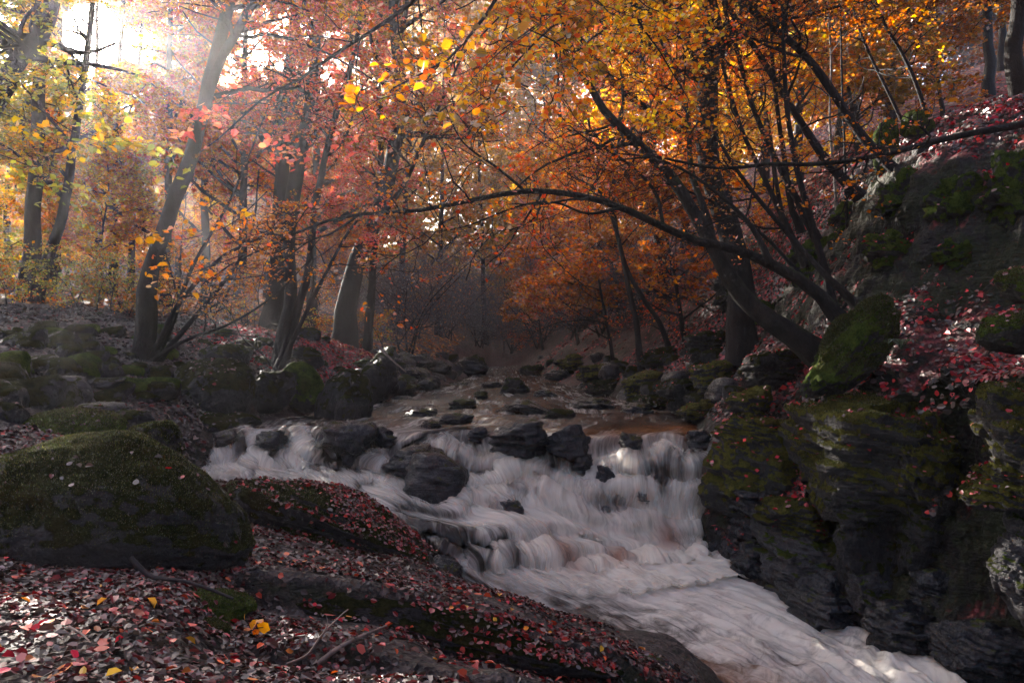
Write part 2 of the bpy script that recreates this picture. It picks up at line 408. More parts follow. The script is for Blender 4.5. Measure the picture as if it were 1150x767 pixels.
# colour of the earth: dark soil mixed with tiny leaf scraps; 'red' says where crimson beech leaf lies thick
def redness(x, y):
    a = np.clip((x - 3.3) / 1.2, 0, 1) * np.clip((30 - y) / 8, 0, 1) * .9
    b = np.exp(-(((x + 4.6) / 2.2) ** 2 + ((y - 18.5) / 3.2) ** 2)) * 1.2
    c = np.clip((y - 17) / 6, 0, 1) * np.where(x > 4, .85, .35)
    return np.clip(np.maximum(np.maximum(a, b), c), 0, 1)
def ground_mat():
    m, nt, out = newmat('woodland floor'); g = NT(nt)
    tc = g.n('ShaderNodeTexCoord').outputs['Object']
    n1 = g.noise(tc, 1.1, 5, .6); n2 = g.noise(tc, 8, 6, .65); n3 = g.noise(tc, 60, 4, .7)
    v = g.n('ShaderNodeTexVoronoi'); v.inputs['Scale'].default_value = 17; v.inputs['Randomness'].default_value = 1
    wv = g.n('ShaderNodeVectorMath', operation='ADD'); g.l.new(tc, wv.inputs[0])
    nn = g.n('ShaderNodeTexNoise'); nn.inputs['Scale'].default_value = 22; g.l.new(tc, nn.inputs['Vector'])
    sc = g.n('ShaderNodeVectorMath', operation='SCALE'); sc.inputs['Scale'].default_value = .06; g.l.new(nn.outputs['Color'], sc.inputs[0])
    g.l.new(sc.outputs[0], wv.inputs[1]); g.l.new(wv.outputs[0], v.inputs['Vector'])
    s = g.n('ShaderNodeSeparateColor'); g.l.new(v.outputs['Color'], s.inputs[0])
    brown = g.ramp(s.outputs[0], [(0,(.014,.010,.009)),(.4,(.030,.022,.018)),(.75,(.055,.042,.036)),(1,(.09,.072,.064))])
    red = g.ramp(s.outputs[1], [(0,(.03,.012,.012)),(.35,(.09,.016,.018)),(.7,(.16,.024,.028)),(1,(.20,.06,.045))])
    at_ = g.n('ShaderNodeAttribute', attribute_name='red').outputs['Fac']
    leafc = g.mix(g.math('MULTIPLY', at_, g.step(n2, .30, .55)), brown, red)
    soil = g.ramp(n2, [(.3,(.008,.007,.007)),(.6,(.022,.019,.018))])
    geo = g.n('ShaderNodeNewGeometry'); z = g.n('ShaderNodeSeparateXYZ'); g.l.new(geo.outputs['Normal'], z.inputs[0])
    flat = g.step(g.math('ADD', z.outputs['Z'], g.math('MULTIPLY', g.math('SUBTRACT', n2, .5), .9)), .55, .8)
    soil = g.mix(g.step(g.math('ADD', g.math('MULTIPLY', n1, .5), g.math('MULTIPLY', n2, .5)), .42, .54), soil, g.mix(n3, (.006,.009,.003), (.030,.036,.009)))
    c = g.mix(flat, soil, leafc)
    mossm = g.step(g.math('ADD', g.math('MULTIPLY', n1, .7), g.math('MULTIPLY', n2, .3)), .54, .62)
    c = g.mix(g.math('MULTIPLY', mossm, .7), c, g.mix(n3, (.008,.010,.004), (.030,.034,.010)))
    p = g.n('ShaderNodeBsdfPrincipled'); g.l.new(c, p.inputs['Base Color'])
    g.set(p.inputs['Roughness'], g.math('ADD', .5, g.math('MULTIPLY', n3, .4))); p.inputs['Specular IOR Level'].default_value = .35
    mp = g.n('ShaderNodeMapping'); mp.inputs['Scale'].default_value = (1.1, 1.1, 7.5); mp.inputs['Rotation'].default_value = (.12, .2, 0)
    g.l.new(tc, mp.inputs[0]); st = g.noise(mp.outputs[0], 1.5, 6, .65, .4)
    h = g.math('ADD', g.math('MULTIPLY', g.math('SUBTRACT', 1.0, flat), g.math('MULTIPLY', st, 5.0)), g.math('MULTIPLY', v.outputs['Distance'], 1.2), g.math('ADD', n2, g.math('MULTIPLY', n3, .6)))
    g.l.new(g.bump(h, .9, .05), p.inputs['Normal'])
    g.l.new(p.outputs[0], out.inputs[0]); return m
M_GROUND = ground_mat()
gv = np.stack([GX, GY, GZ], -1).reshape(-1, 3)
steep = 1 - slope_n(gv[:,0], gv[:,1])[:,2]; crag = np.clip((steep - .3)/.3, 0, 1)*(gv[:,0] > 2.2)*(gv[:,1] < 14)
off = ridge(gv*np.array([1.0,1.0,1.6]), 4, 81)*.30 + .14*ridge(gv*np.array([2.5,2.5,5]), 3, 82) + .07*ridge(gv*np.array([4,4,9]), 2, 83)
wl = np.clip((9.8 - gv[:,1])/.8, 0, 1)*np.clip((gv[:,2] + 3.4)/.3, 0, 1)*np.clip((-.3 - gv[:,2])/.3, 0, 1)
gv[:,0] += crag*(off*-.55 + .38*wl); gv[:,1] += crag*(off*-.3 + .18*wl)
ground = mk('ground', gv, grid_faces(*GX.shape), M_GROUND, attrs={'red': redness(gv[:,0], gv[:,1])})
tag(ground, kind='structure')

# ------------------------------------------------------------------ water
def wrow(pts): return np.array([at(*p) for p in pts])
def flat(y, x0, x1, z): return np.stack([np.linspace(x0, x1, 9), np.full(9, y), np.full(9, z)], -1)
WZ = -1.42
lipx = [(218,487),(262,484),(318,482),(385,485),(455,487),(535,484),(620,489),(715,488),(806,491)]
CT = [
 flat(44, -1.6, .3, WZ+.06), flat(36, -1.9, .9, WZ+.04), flat(26, -2.6, 1.8, WZ+.02), flat(18, -3.7, 3.2, WZ+.01), flat(14, -4.5, 3.8, WZ), flat(12, -5.2, 3.6, WZ),
 np.array([at(p[0], p[1], -WZ * F / (p[1] - CY)) for p in lipx]),
 wrow([(203,517,10.5),(255,522,10.45),(310,525,10.45),(372,527,10.45),(445,533,10.3),(530,540,10.15),(610,530,10.15),(712,538,10.1),(806,545,10.12)]),
 wrow([(215,540,9.8),(285,545,9.7),(345,550,9.6),(405,556,9.6),(470,562,9.55),(545,566,9.55),(610,566,9.7),(722,585,9.9),(806,600,10.0)]),
 wrow([(395,588,8.75),(425,590,8.75),(458,592,8.75),(500,592,8.8),(548,600,8.85),(602,600,9.0),(665,612,9.25),(735,625,9.45),(808,625,9.72)]),
 wrow([(455,634,8.5),(478,638,8.45),(500,641,8.45),(530,646,8.4),(570,648,8.4),(625,652,8.5),(685,648,8.7),(750,645,8.95),(820,637,9.35)]),
 wrow([(490,672,8.1),(530,680,7.9),(575,685,7.8),(620,690,7.7),(670,690,7.7),(725,690,7.75),(785,682,7.95),(850,670,8.35),(918,655,8.9)]),
 wrow([(560,738,6.9),(620,738,6.9),(680,740,6.87),(730,744,6.8),(785,748,6.72),(840,748,6.75),(900,738,6.95),(965,722,7.3),(1035,698,7.75)]),
 np.stack([np.linspace(.8,4.35,9), np.linspace(5.3,6.1,9), np.linspace(-3.22,-3.16,9)], -1),
 flat(3, 1.2, 5.0, -3.45), flat(-3, 1.5, 5.6, -3.6), flat(-7, 1.5, 5.6, -3.65)]
FO = [[.38]*9,[.38]*9,[.38]*9,[.36]*9,[.36]*9,[.42,.42,.42,.42,.40,.36,.32,.12,.2],
 [.50,.54,.52,.50,.50,.56,.62,.62,.58],[.72,.78,.76,.70,.72,.84,.96,.88,.76],[.56,.58,.60,.62,.66,.80,.94,.93,.84],[.40,.42,.44,.48,.62,.84,.95,.98,.90],
 [.80,.82,.82,.78,.80,.94,1.05,1.1,1.05],[.22,.22,.26,.32,.42,.68,.95,.98,.95],[.12,.14,.20,.32,.48,.68,.82,.82,.70],[.4,.45,.52,.62,.74,.80,.80,.76,.6],[.8]*9,[.8]*9,[.8]*9]
TU = [.006,.008,.012,.018,.025,.035,.05,.06,.07,.06,.10,.075,.10,.11,.12,.1,.1]
NS = [30,60,76,84,70,50,54,46,46,50,50,60,60,36,12,4]
NC = 330
CT = np.array(CT); FO = np.array(FO); TU = np.array(TU)
uu = np.linspace(0, 8, NC); k = np.clip(uu.astype(int), 0, 7); fu = uu - k; sm = fu*fu*(3-2*fu)
def across(A, s):
    s = s.reshape((-1,) + (1,)*(A.ndim-2)) if A.ndim > 2 else s
    return A[:, k] * (1 - s) + A[:, k+1] * s
CA = across(CT, np.repeat(fu[:,None],1,1)[:,0]); FA = FO[:, k]*(1-sm) + FO[:, k+1]*sm
seg = np.concatenate([i + np.linspace(0, 1, n, endpoint=(i == len(NS)-1)) for i, n in enumerate(NS)])
def ev(A, s):                                                    # control rows A at the row numbers s (rows, cols)
    q = np.clip(s.astype(int), 0, len(A)-2); f = s - q; c = np.broadcast_to(np.arange(NC), s.shape)
    if A.ndim == 3: f = f[..., None]
    return A[q, c]*(1-f) + A[q+1, c]*f
S2 = np.broadcast_to(seg[:,None], (len(seg), NC)).copy()
uq = np.stack([uu, uu*0, uu*0], -1)
phi = 1.5*fbm(uq*.8, 2, 21)[None] + .42*fbm(np.stack(np.broadcast_arrays(uu[None]*1.7, seg[:,None]*1.1, 0*uu[None]), -1), 3, 22); nst = 1.35
env_ = np.clip((S2-5.6)/.5, 0, 1)*np.clip((10.4-S2)/.6, 0, 1)
wob = np.sin(2*PI*(nst*S2 + phi))/(2*PI*nst)*env_
lipw = .95*fbm(uq*1.5, 3, 27)[None]*np.exp(-((S2-6.3)/.7)**2)
Sz = np.clip(S2 + .75*wob + lipw, 0, len(CA)-1.001); Sh = np.clip(S2 - .75*wob + lipw, 0, len(CA)-1.001)
W = ev(CA, Sh); W[...,2] = ev(CA, Sz)[...,2]
foam = ev(FA, S2) - .10*env_*np.cos(2*PI*(nst*S2 + phi)); turb = np.interp(seg, np.arange(len(TU)), TU)
for _ in range(5):                                               # round the lips and feet
    W[1:-1] = W[1:-1]*.5 + (W[:-2] + W[2:])*.25
pw = np.clip((seg - 9.9)/.5, 0, 1)[:,None,None]                    # no crease where the plunge turns into the rapid
for _ in range(40):
    Y_ = W.copy(); Y_[1:-1] = W[1:-1]*.5 + (W[:-2] + W[2:])*.25; Y_[:,1:-1] = Y_[:,1:-1]*.5 + (Y_[:,:-2] + Y_[:,2:])*.25
    W = W*(1 - pw) + Y_*pw
for _ in range(5):
    W[:,1:-1] = W[:,1:-1]*.5 + (W[:,:-2] + W[:,2:])*.25
dv = np.linalg.norm(np.diff(W, axis=0), axis=2).mean(1); vv = np.concatenate([[0], np.cumsum(dv)])
du = np.linalg.norm(np.diff(W[400:640], axis=1), axis=2).mean(0); us = np.concatenate([[0], np.cumsum(du)])
U, Vv = np.meshgrid(us, vv)
NRM = nrm(np.cross(np.gradient(W, axis=1), -np.gradient(W, axis=0)))
NRM *= np.sign(NRM[..., 2:3] + 1e-6)
fall = np.exp(-((seg[:,None] - 6.6)/.55)**2) + np.exp(-((seg[:,None] - 9.5)/.6)**2) * .9 + np.exp(-((seg[:,None]-7.7)/.6)**2)*.6
boil = np.exp(-((seg[:,None]-10.2)/.8)**2) * np.clip((uu[None]-3.2)/2.5, 0, 1)
Q = np.stack([U, Vv, np.zeros_like(U)], -1)
disp = turb[:,None] * (1.3*fbm(Q*np.array([2.2,.7,1]), 4, 31) + .5*fbm(Q*np.array([7,1.6,1]), 3, 33))
disp += fall * (.24*fbm(Q*np.array([1.2,.35,1]), 3, 35) + .07*ridge(Q*np.array([4.2,.25,1]), 3, 36) + .035*ridge(Q*np.array([13,.4,1]), 2, 37))
disp += boil * (.07*ridge(Q*np.array([2.3,2.0,1]), 4, 39) + .05*fbm(Q*np.array([8,7,1]), 3, 40))
wild = np.clip((seg[:,None]-10.8)/1.2,0,1)
disp += wild * (.06*fbm(Q*np.array([3.2,2.4,1]) + 1.3*fbm(Q*1.1,2,48)[...,None], 4, 49) + .022*ridge(Q*np.array([7,5,1]), 3, 51) + .075*fbm(Q*np.array([1.7,.8,1])+3*fbm(Q*.8,2,44)[...,None]*.25, 4, 41) + .04*ridge(Q*np.array([5,1.6,1]), 3, 42))
calm = np.clip((6-seg[:,None])/1.5,0,1)
disp += calm * (.05*ridge(Q*np.array([1.3,2.4,1]), 3, 46) + .028*fbm(Q*np.array([3,5,1]), 3, 47))
W2 = W + NRM * disp[..., None]
foamv = foam + .10*fbm(Q*np.array([.8,.5,1]), 2, 50)
# wet rock shows through the curtain in places
for (cu, cs, ru, rs, amt) in [(.55,6.7,.10,.25,.6),(1.25,6.75,.14,.25,.7),(2.05,6.6,.18,.3,.6),(3.0,6.6,.28,.45,.7),(6.1,6.9,.14,.3,.6),(7.3,7.0,.10,.35,.5),(5.6,7.5,.2,.2,.5),(4.1,6.6,.3,.4,.35),(5.1,6.9,.25,.3,.3),(6.7,7.75,.25,.35,.55),(3.2,9.45,.8,.28,.35),(2.4,9.6,.6,.3,.3),(7.5,6.9,.3,.5,.28),(6.3,6.35,.35,.3,.3),(4.3,9.5,.2,.3,.28)]:
    foamv -= amt * np.exp(-((uu[None]-cu)/ru)**2 - ((seg[:,None]-cs)/rs)**2)
peat = np.zeros_like(foamv)                                      # peat-stained tongues of clearer water
for (cu, cs, ru, rs) in [(5.35,9.45,.22,.55),(6.3,9.4,.18,.4),(7.2,5.55,.9,.42),(7.3,8.4,.15,.5),(3.2,12.2,1.6,.5)]:
    peat += np.exp(-((uu[None]-cu)/ru)**2 - ((seg[:,None]-cs)/rs)**2)

def water_mat(name, layer):
    m, nt, out = newmat(name); g = NT(nt)
    uvn = g.n('ShaderNodeUVMap', uv_map='UVMap').outputs[0]
    fo = g.n('ShaderNodeAttribute', attribute_name='foam').outputs['Fac']
    pe = g.n('ShaderNodeAttribute', attribute_name='peat').outputs['Fac']
    # streams wander a little as they fall
    wn = g.n('ShaderNodeTexNoise'); wn.inputs['Scale'].default_value = 1.1; wn.inputs['Detail'].default_value = 3; g.l.new(uvn, wn.inputs['Vector'])
    ws = g.n('ShaderNodeVectorMath', operation='SCALE'); ws.inputs['Scale'].default_value = .38; g.l.new(wn.outputs['Color'], ws.inputs[0])
    wa = g.n('ShaderNodeVectorMath', operation='ADD'); g.l.new(uvn, wa.inputs[0]); g.l.new(ws.outputs[0], wa.inputs[1])
    def stretch(su, sv, sc, det, rough):
        mp = g.n('ShaderNodeMapping'); mp.inputs['Scale'].default_value = (su, sv, 1); mp.inputs['Location'].default_value = (layer*3.7, layer*1.9, layer*2.3)
        g.l.new(wa.outputs[0], mp.inputs[0]); return g.noise(mp.outputs[0], sc, det, rough)
    a = stretch(5, .55, 1, 5, .6); b = stretch(21, 1.0, 1, 4, .62); c = stretch(60, 1.8, 1, 3, .6); e = stretch(1.6,.8,1,4,.55)
    s = g.math('ADD', g.math('ADD', g.math('MULTIPLY', a, .46), g.math('MULTIPLY', b, .24)), g.math('ADD', g.math('MULTIPLY', c, .04), g.math('MULTIPLY', e, .26)))
    wi = g.n('ShaderNodeAttribute', attribute_name='wild').outputs['Fac']
    iso = g.noise(wa.outputs[0], 3.2, 8, .66, .9)
    wm = g.math('MULTIPLY', wi, .62)
    s = g.math('ADD', g.math('MULTIPLY', s, g.math('SUBTRACT', 1.0, wm)), g.math('MULTIPLY', iso, wm))
    f = g.step(g.math('ADD', g.math('MULTIPLY_ADD', s, 2.5, -.75), fo), .80 if not layer else .95, 1.50 if not layer else 1.65)
    foamc = g.mix(g.math('MULTIPLY', g.math('MINIMUM', pe, 1.0), .75), g.mix(b, (.72,.69,.61), (.90,.86,.77)), (.38,.17,.10))
    fd = g.n('ShaderNodeBsdfPrincipled'); g.l.new(foamc, fd.inputs['Base Color'])
    fd.inputs['Roughness'].default_value = .45; fd.inputs['Specular IOR Level'].default_value = .35
    h = g.math('ADD', g.math('MULTIPLY', b, .9), g.math('ADD', g.math('MULTIPLY', c, .4), g.math('MULTIPLY', a, 1.2)))
    h = g.math('ADD', g.math('MULTIPLY', h, g.math('SUBTRACT', 1.0, wm)), g.math('MULTIPLY', iso, g.math('MULTIPLY', wm, 3.5)))
    rip = g.noise(uvn, 16, 4, .6, .8)
    bn = g.bump(h, .22, .05); g.l.new(bn, fd.inputs['Normal'])
    tl = g.n('ShaderNodeBsdfTranslucent'); g.l.new(foamc, tl.inputs[0])
    fm = g.n('ShaderNodeMixShader'); fm.inputs[0].default_value = .45; g.l.new(fd.outputs[0], fm.inputs[1]); g.l.new(tl.outputs[0], fm.inputs[2])
    mx = g.n('ShaderNodeMixShader'); g.l.new(f, mx.inputs[0])
    if layer:
        tr = g.n('ShaderNodeBsdfTransparent'); g.l.new(tr.outputs[0], mx.inputs[1])
        f2 = g.math('MULTIPLY', f, .8); g.l.new(f2, mx.inputs[0])
    else:
        w = g.n('ShaderNodeBsdfPrincipled')
        wc = g.mix(g.math('MINIMUM', pe, 1.0), g.mix(e, (.012,.010,.010), (.035,.026,.020)), (.16,.065,.022)); g.l.new(wc, w.inputs['Base Color'])
        w.inputs['Roughness'].default_value = .09; w.inputs['IOR'].default_value = 1.33; w.inputs['Specular IOR Level'].default_value = .6
        h2 = g.math('ADD', g.math('MULTIPLY', h, .9), g.math('MULTIPLY', rip, .8)); g.l.new(g.bump(h2, .5, .05), w.inputs['Normal'])
        g.l.new(w.outputs[0], mx.inputs[1])
    g.l.new(fm.outputs[0], mx.inputs[2]); g.l.new(mx.outputs[0], out.inputs[0]); return m

i0 = int(np.searchsorted(seg, 5.75)); i1 = int(np.searchsorted(seg, 10.35))
def sheet(name, Wp, a, b, mat):
    sl = slice(a, b)
    o = mk(name, Wp[sl].reshape(-1,3), grid_faces(b-a, NC), mat, uv=np.stack([U[sl], Vv[sl]], -1).reshape(-1,2),
           attrs={'foam': foamv[sl].ravel(), 'peat': peat[sl].ravel(), 'wild': np.broadcast_to(np.clip((seg[:,None]-9.9)/1.0, 0, 1), foamv.shape)[sl].ravel()})
    return tag(o, kind='structure')
M_WATER = water_mat('river water', 0)
sheet('river', W2, 0, i0+1, M_WATER)
fallo = sheet('waterfall', W2, i0, i1+1, M_WATER)
sheet('river_pool', W2, i1, len(seg), M_WATER)
# the thrown outer veils of the fall: thinner sheets of water clear of the rock
for L, off in ((1, .045), (2, .09)):
    env = np.clip(fall + boil*.8, 0, 1)
    d2 = off * env + .05*env*fbm(Q*np.array([3,.5,1]), 3, 60+L)
    Wv = W2 + NRM*(d2[...,None] + .004)
    a = int(np.searchsorted(seg, 6.1)); b = int(np.searchsorted(seg, 10.6))
    v = sheet('water_veil', Wv, a, b, water_mat('water veil %d' % L, L)); v.parent = fallo

# ------------------------------------------------------------------ rocks
_ico = {}
def ico(sub):
    if sub not in _ico:
        bm = bmesh.new(); bmesh.ops.create_icosphere(bm, subdivisions=sub, radius=1)
        _ico[sub] = (np.array([v.co[:] for v in bm.verts]), np.array([[v.index for v in f.verts] for f in bm.faces])); bm.free()
    return _ico[sub]
ROCKS = []       # (world verts, faces) of every rock, for the litter
def rock_shape(seed, block, sub, rough, planes=17, flat_top=0):
    rr = np.random.default_rng(seed)
    d, Fc = ico(sub)
    n = nrm(rr.normal(0, 1, (planes, 3))*np.array([1,1,.8])); h = rr.uniform(.58, 1.0, planes)
    n = np.vstack([n, np.eye(3), -np.eye(3)]); h = np.concatenate([h, [1.0,1.0,.85,1.0,1.0,.9]])
    if flat_top: h[planes+2] = .55
    q = np.maximum(d @ n.T, 0) / h
    r = (q ** block).sum(1) ** (-1.0 / block)
    P = d * r[:, None]
    P = P / np.abs(P).max(0)
    tilt = P @ nrm(np.array([.22, .12, 1.0])) * rr.uniform(4, 6.5)                   # bedding: courses that stand out by turns
    k = np.floor(tilt + .5*fbm(P*1.3, 3, seed+4)); fr = tilt + .5*fbm(P*1.3, 3, seed+4) - k
    bed = _hash((k*1).astype(np.int64), (np.floor(P[:,0]*1.7 + k*.37)).astype(np.int64), np.full(len(k), seed)) * np.clip(fr*7, 0, 1) * np.clip((1-fr)*7, 0, 1)
    P = P + d * (rough * (fbm(P*1.6, 4, seed) * 1.2 + ridge(P*2.4, 3, seed+1) * .7 - .3) + rough*.18*ridge(P*8, 2, seed+2) + rough*.9*bed*(block > 6.5))[:, None]
    return P, Fc
def rot(P, rx=0, ry=0, rz=0):
    for a, (i, j) in ((rx,(1,2)), (ry,(2,0)), (rz,(0,1))):
        if a:
            c, s = math.cos(math.radians(a)), math.sin(math.radians(a)); Q_ = P.copy()
            Q_[:, i] = P[:, i]*c - P[:, j]*s; Q_[:, j] = P[:, i]*s + P[:, j]*c; P = Q_
    return P
def moss_tufts(Wd, Fc, tufts, D, seed, root):
    A, B_, C_ = Wd[Fc[:,0]], Wd[Fc[:,1]], Wd[Fc[:,2]]
    cr = np.cross(B_-A, C_-A); ar = np.linalg.norm(cr, axis=1)/2; n = nrm(cr)
    cen = (A+B_+C_)/3
    wgt = ar * np.clip((n[:,2] + .05 + 1.5*fbm(cen*2.4, 4, seed)), 0, 1) * np.clip((.5 - n[:,1]) * 2, .1, 1)
    f = R.choice(len(Fc), tufts, p=wgt/wgt.sum()); u, v = R.random(tufts), R.random(tufts); sw = u+v > 1; u[sw], v[sw] = 1-u[sw], 1-v[sw]
    p = A[f] + u[:,None]*(B_-A)[f] + v[:,None]*(C_-A)[f]; nn = n[f]
    hgt = R.uniform(.005, .019, tufts) * D / 6.0; wd = hgt * .22
    tdir = nrm(nn*.8 + np.array([0,0,.35]) + R.normal(0,.45,(tufts,3))); sd = nrm(np.cross(tdir, R.normal(0,1,(tufts,3))))
    V = np.stack([p - sd*wd[:,None], p + sd*wd[:,None], p + tdir*hgt[:,None]], 1).reshape(-1,3)
    green = np.array(tufts and [(.022,.032,.009),(.04,.052,.013),(.075,.075,.022),(.045,.034,.017)]); cc = green[R.integers(0,4,tufts)]*np.exp(R.normal(0,.3,(tufts,1)))
    child('moss', V, np.arange(tufts*3).reshape(-1,3), M_MOSS, root, col=np.repeat(cc,3,0), smooth=False)

def rock(name, label, cat, box, D=None, mat=None, block=6, rough=.10, depth=.8, rx=0, ry=0, rz=0, group=None, sub=5, sink=.12, seed=None, flat_top=0, litter=1.0, tufts=0, free=False, prof=None, shear=0, asp=1):
    x0, y0, x1, y1 = box; mx_ = (x0 + x1) / 2
    if D is None: D = hit(mx_, y1)[1] + .02
    hx = (x1 - x0) / 2 * D / F; zt = (CY - y0) / F * D; zb = (CY - y1) / F * D
    zb -= sink * (zt - zb)
    X = (mx_ - CX) / F * D
    if not free: zb = min(zb, float(H(X, D)) - .05)
    seed = seed if seed is not None else int(abs(x0*7 + y0*13 + x1*3)) + 5
    P, Fc = rock_shape(seed, block, sub, rough, flat_top=flat_top)
    P = P * np.array([hx, hx * depth, (zt - zb) / 2 * asp]); P = rot(P, rx, ry, rz)
    P[:,0] += shear*P[:,2]
    # keep the outline the photograph shows after turning
    P[:,0] *= hx / max(abs(P[:,0]).max(), 1e-6); P[:,2] *= (zt - zb) / 2 / max(abs(P[:,2]).max(), 1e-6)
    if prof is not None:
        gq = np.interp(P[:,0]/hx, [q[0] for q in prof], [q[1] for q in prof]); hz = (zt - zb)/2
        P[:,2] = -hz + (P[:,2] + hz)*gq
    c = np.array([X, D, (zt + zb) / 2]); Wd = P + c
    if litter: ROCKS.append((Wd, Fc, litter))
    if not tufts:
        o = mk(name, Wd, Fc, mat, loc=c); return tag(o, label, cat, group)
    base = c.copy(); base[2] = zb
    root = empty(name, base, label, cat, group)
    child('stone', Wd, Fc, mat, root)
    moss_tufts(Wd, Fc, tufts, D, seed, root)
    return root

L = 'left bank boulders'
rock('boulder','huge dark moss-covered boulder at the left edge, humped over the foreground leaf litter','boulder',(-75,486,312,668),4.75,M_MOSSY,block=4.5,rough=.08,depth=.62,prof=[(-1,.96),(-.35,1.0),(.1,1.0),(.45,.9),(.75,.72),(1,.5)],tufts=34000,sub=6,litter=.10,seed=41,sink=.05)
rock('rock_ledge','long dark leaf-strewn ledge sloping down behind the huge foreground boulder to the lower pool','rock ledge',(185,517,490,645),6.9,M_MOSSY,block=7,rough=.11,depth=.42,rz=8,prof=[(-1,1),(-.3,.95),(.2,.75),(.6,.52),(.9,.30),(1,.22)],tufts=12000,sub=6,litter=2.5,seed=77,sink=.03)
rock('boulder','rounded boulder with bright green moss rim, just above the huge foreground boulder','boulder',(15,459,140,512),6.9,M_HEAVY,block=4,rough=.06,tufts=9000,litter=.3)
rock('boulder','low mossy boulder wedged between the bright mossy one and the left falls','boulder',(134,473,224,522),7.3,M_MOSSY,block=4,rough=.07,tufts=6000,ry=8,litter=.6)
rock('boulder','dark boulder cut by the left frame edge above the huge foreground boulder','boulder',(-45,450,26,505),6.6,M_MOSSY,block=5,litter=.4)
rock('stone_slab','flat-topped pale grey slab standing upright in the left bank stones','stone slab',(86,442,152,472),8.3,M_SLAB,block=11,rough=.05,flat_top=1,litter=.2)
rock('stone','small squat stone right of the flat-topped pale slab','stone',(127,452,176,482),8.0,M_DARK,block=7,litter=.3)
rock('stone','tilted angular purple-grey stone left of the pale slab','stone',(45,419,107,456),9.2,M_SLAB,block=14,rough=.05,ry=14,litter=.2)
rock('stone_slab','thin flat slab with silvery top behind the pale slab','stone slab',(88,421,140,436),10.6,M_SLAB,block=12,rough=.04,flat_top=1,litter=0)
rock('boulder','long low dark boulder at the head of the left falls','boulder',(165,458,272,494),11.5,M_DARK,block=6,rough=.08,depth=.6,litter=.5)
rock('stone','flat dark stone at the water edge just right of the long low boulder','stone',(236,461,294,481),11.9,M_DARK,block=6,litter=.3)
rock('boulder','big domed boulder flecked with leaves, below the leaning dark tree','boulder',(193,401,292,470),12.2,M_MOSSY,block=3.6,rough=.07,litter=1.0)
rock('boulder','lower shoulder stone leaning against the left of the domed boulder','boulder',(128,428,186,460),11,M_DARK,block=6,litter=.5)
rock('boulder','dark blocky stone at the left frame edge below the earth bank','boulder',(-25,426,36,466),8.6,M_DARK,block=8,litter=.4)
rock('boulder','mossy boulder gripped by the roots of the forked grey stems','boulder',(283,413,332,458),13,M_MOSSY,block=5,litter=.4)
rock('boulder','round green boulder right of the forked grey stems','boulder',(316,405,366,450),13.6,M_HEAVY,block=3.8,rough=.06,litter=.3)
rock('boulder','broad low boulder with frosted grey top at the edge of the upper pool','boulder',(352,413,424,455),13.4,M_MOSSY,block=4.5,ry=-8,litter=.8)
rock('stone','small half-round stone in front of the broad frosted boulder','stone',(371,443,404,458),12.9,M_DARK,block=4,litter=.1)
rock('boulder','dark boulder behind the domed one, at the foot of the leaning tree','boulder',(224,382,279,418),14.5,M_DARK,block=5,litter=.6)
rock('boulder','pointed brown boulder like a small pyramid at the end of the red leaf bank','boulder',(401,385,456,430),16.5,M_DARK,block=13,rough=.05,ry=12,litter=.2)
rock('boulder','square dark boulder under the red leaf bank','boulder',(324,389,364,412),16.2,M_DARK,block=9,litter=.8)
rock('boulder','dark stone set in the crest of the red leaf bank','boulder',(332,365,362,384),18.5,M_DARK,block=6,litter=.3)
rock('boulder','black boulder on the far left terrace, below the thin trunks','boulder',(97,346,123,368),17.5,M_DARK,block=5,litter=.2)
rock('boulder','mossy stone on the far left terrace near the frame edge','boulder',(20,347,58,364),17,M_DARK,block=5,litter=.2)
rock('boulder','low stone beside the foot of the leaning dark tree on its left','boulder',(104,376,150,398),14.5,M_DARK,block=6,litter=.4)
# rocks in the falls
rock('wet_rock','black stepped rock splitting the left falls','rock',(358,469,426,518),10.6,M_WET,block=10,rough=.13,depth=1.0,litter=0,rz=20,sub=5,free=True)
rock('wet_rock','big smooth black rock with white foam round it in the middle of the falls','rock',(455,505,534,558),9.8,M_WET,block=7,rough=.06,litter=0,free=True,ry=6)
rock('wet_rock','jagged black rock leaning on the back of the big smooth one','rock',(428,499,502,536),10.15,M_WET,block=9,rough=.10,litter=0,free=True,ry=-8)
rock('wet_rock','wide black jagged slab at the head of the central falls','rock',(546,470,632,514),10.45,M_WET,block=16,rough=.13,depth=.7,litter=0,free=True,ry=-8,seed=801)
rock('wet_rock','right-hand black slab with a shining face at the head of the central falls','rock',(610,475,670,511),10.4,M_WET,block=18,rough=.10,depth=.8,litter=0,free=True,ry=-14,seed=802)
rock('wet_rock','flat black stone just under the lip left of the wide shining slab','rock',(486,463,534,478),11.6,M_WET,block=9,depth=.8,litter=0,free=True)
rock('wet_rock','low peaked dark rock alone in the upper pool','rock',(553,446,620,463),14.2,M_WET,block=12,rough=.15,prof=[(-1,.3),(-.2,1),(.2,.9),(1,.2)],depth=.8,litter=.1,free=True)
rock('wet_rock','small black rock showing through the right-hand water curtain','rock',(668,522,699,560),10.12,M_WET,block=10,rough=.12,litter=0,free=True)
rock('wet_rock','tiny black rock at the foot of the broken right-hand curtain','rock',(671,566,692,578),9.95,M_WET,block=7,litter=0,free=True)
rock('wet_rock','rounded dark rock awash at the foot of the leaf-strewn ledge','rock',(478,625,520,652),8.25,M_WET,block=5,litter=.1,free=True)
rock('wet_rock','narrow black rock under the thin veil of the lower left cascade','rock',(448,558,486,577),9.5,M_WET,block=8,litter=0,free=True)
rock('wet_rock','long black ledge showing through the lower left cascade','rock',(470,603,560,632),8.72,M_WET,block=9,rough=.1,depth=.3,litter=0,free=True,ry=16)
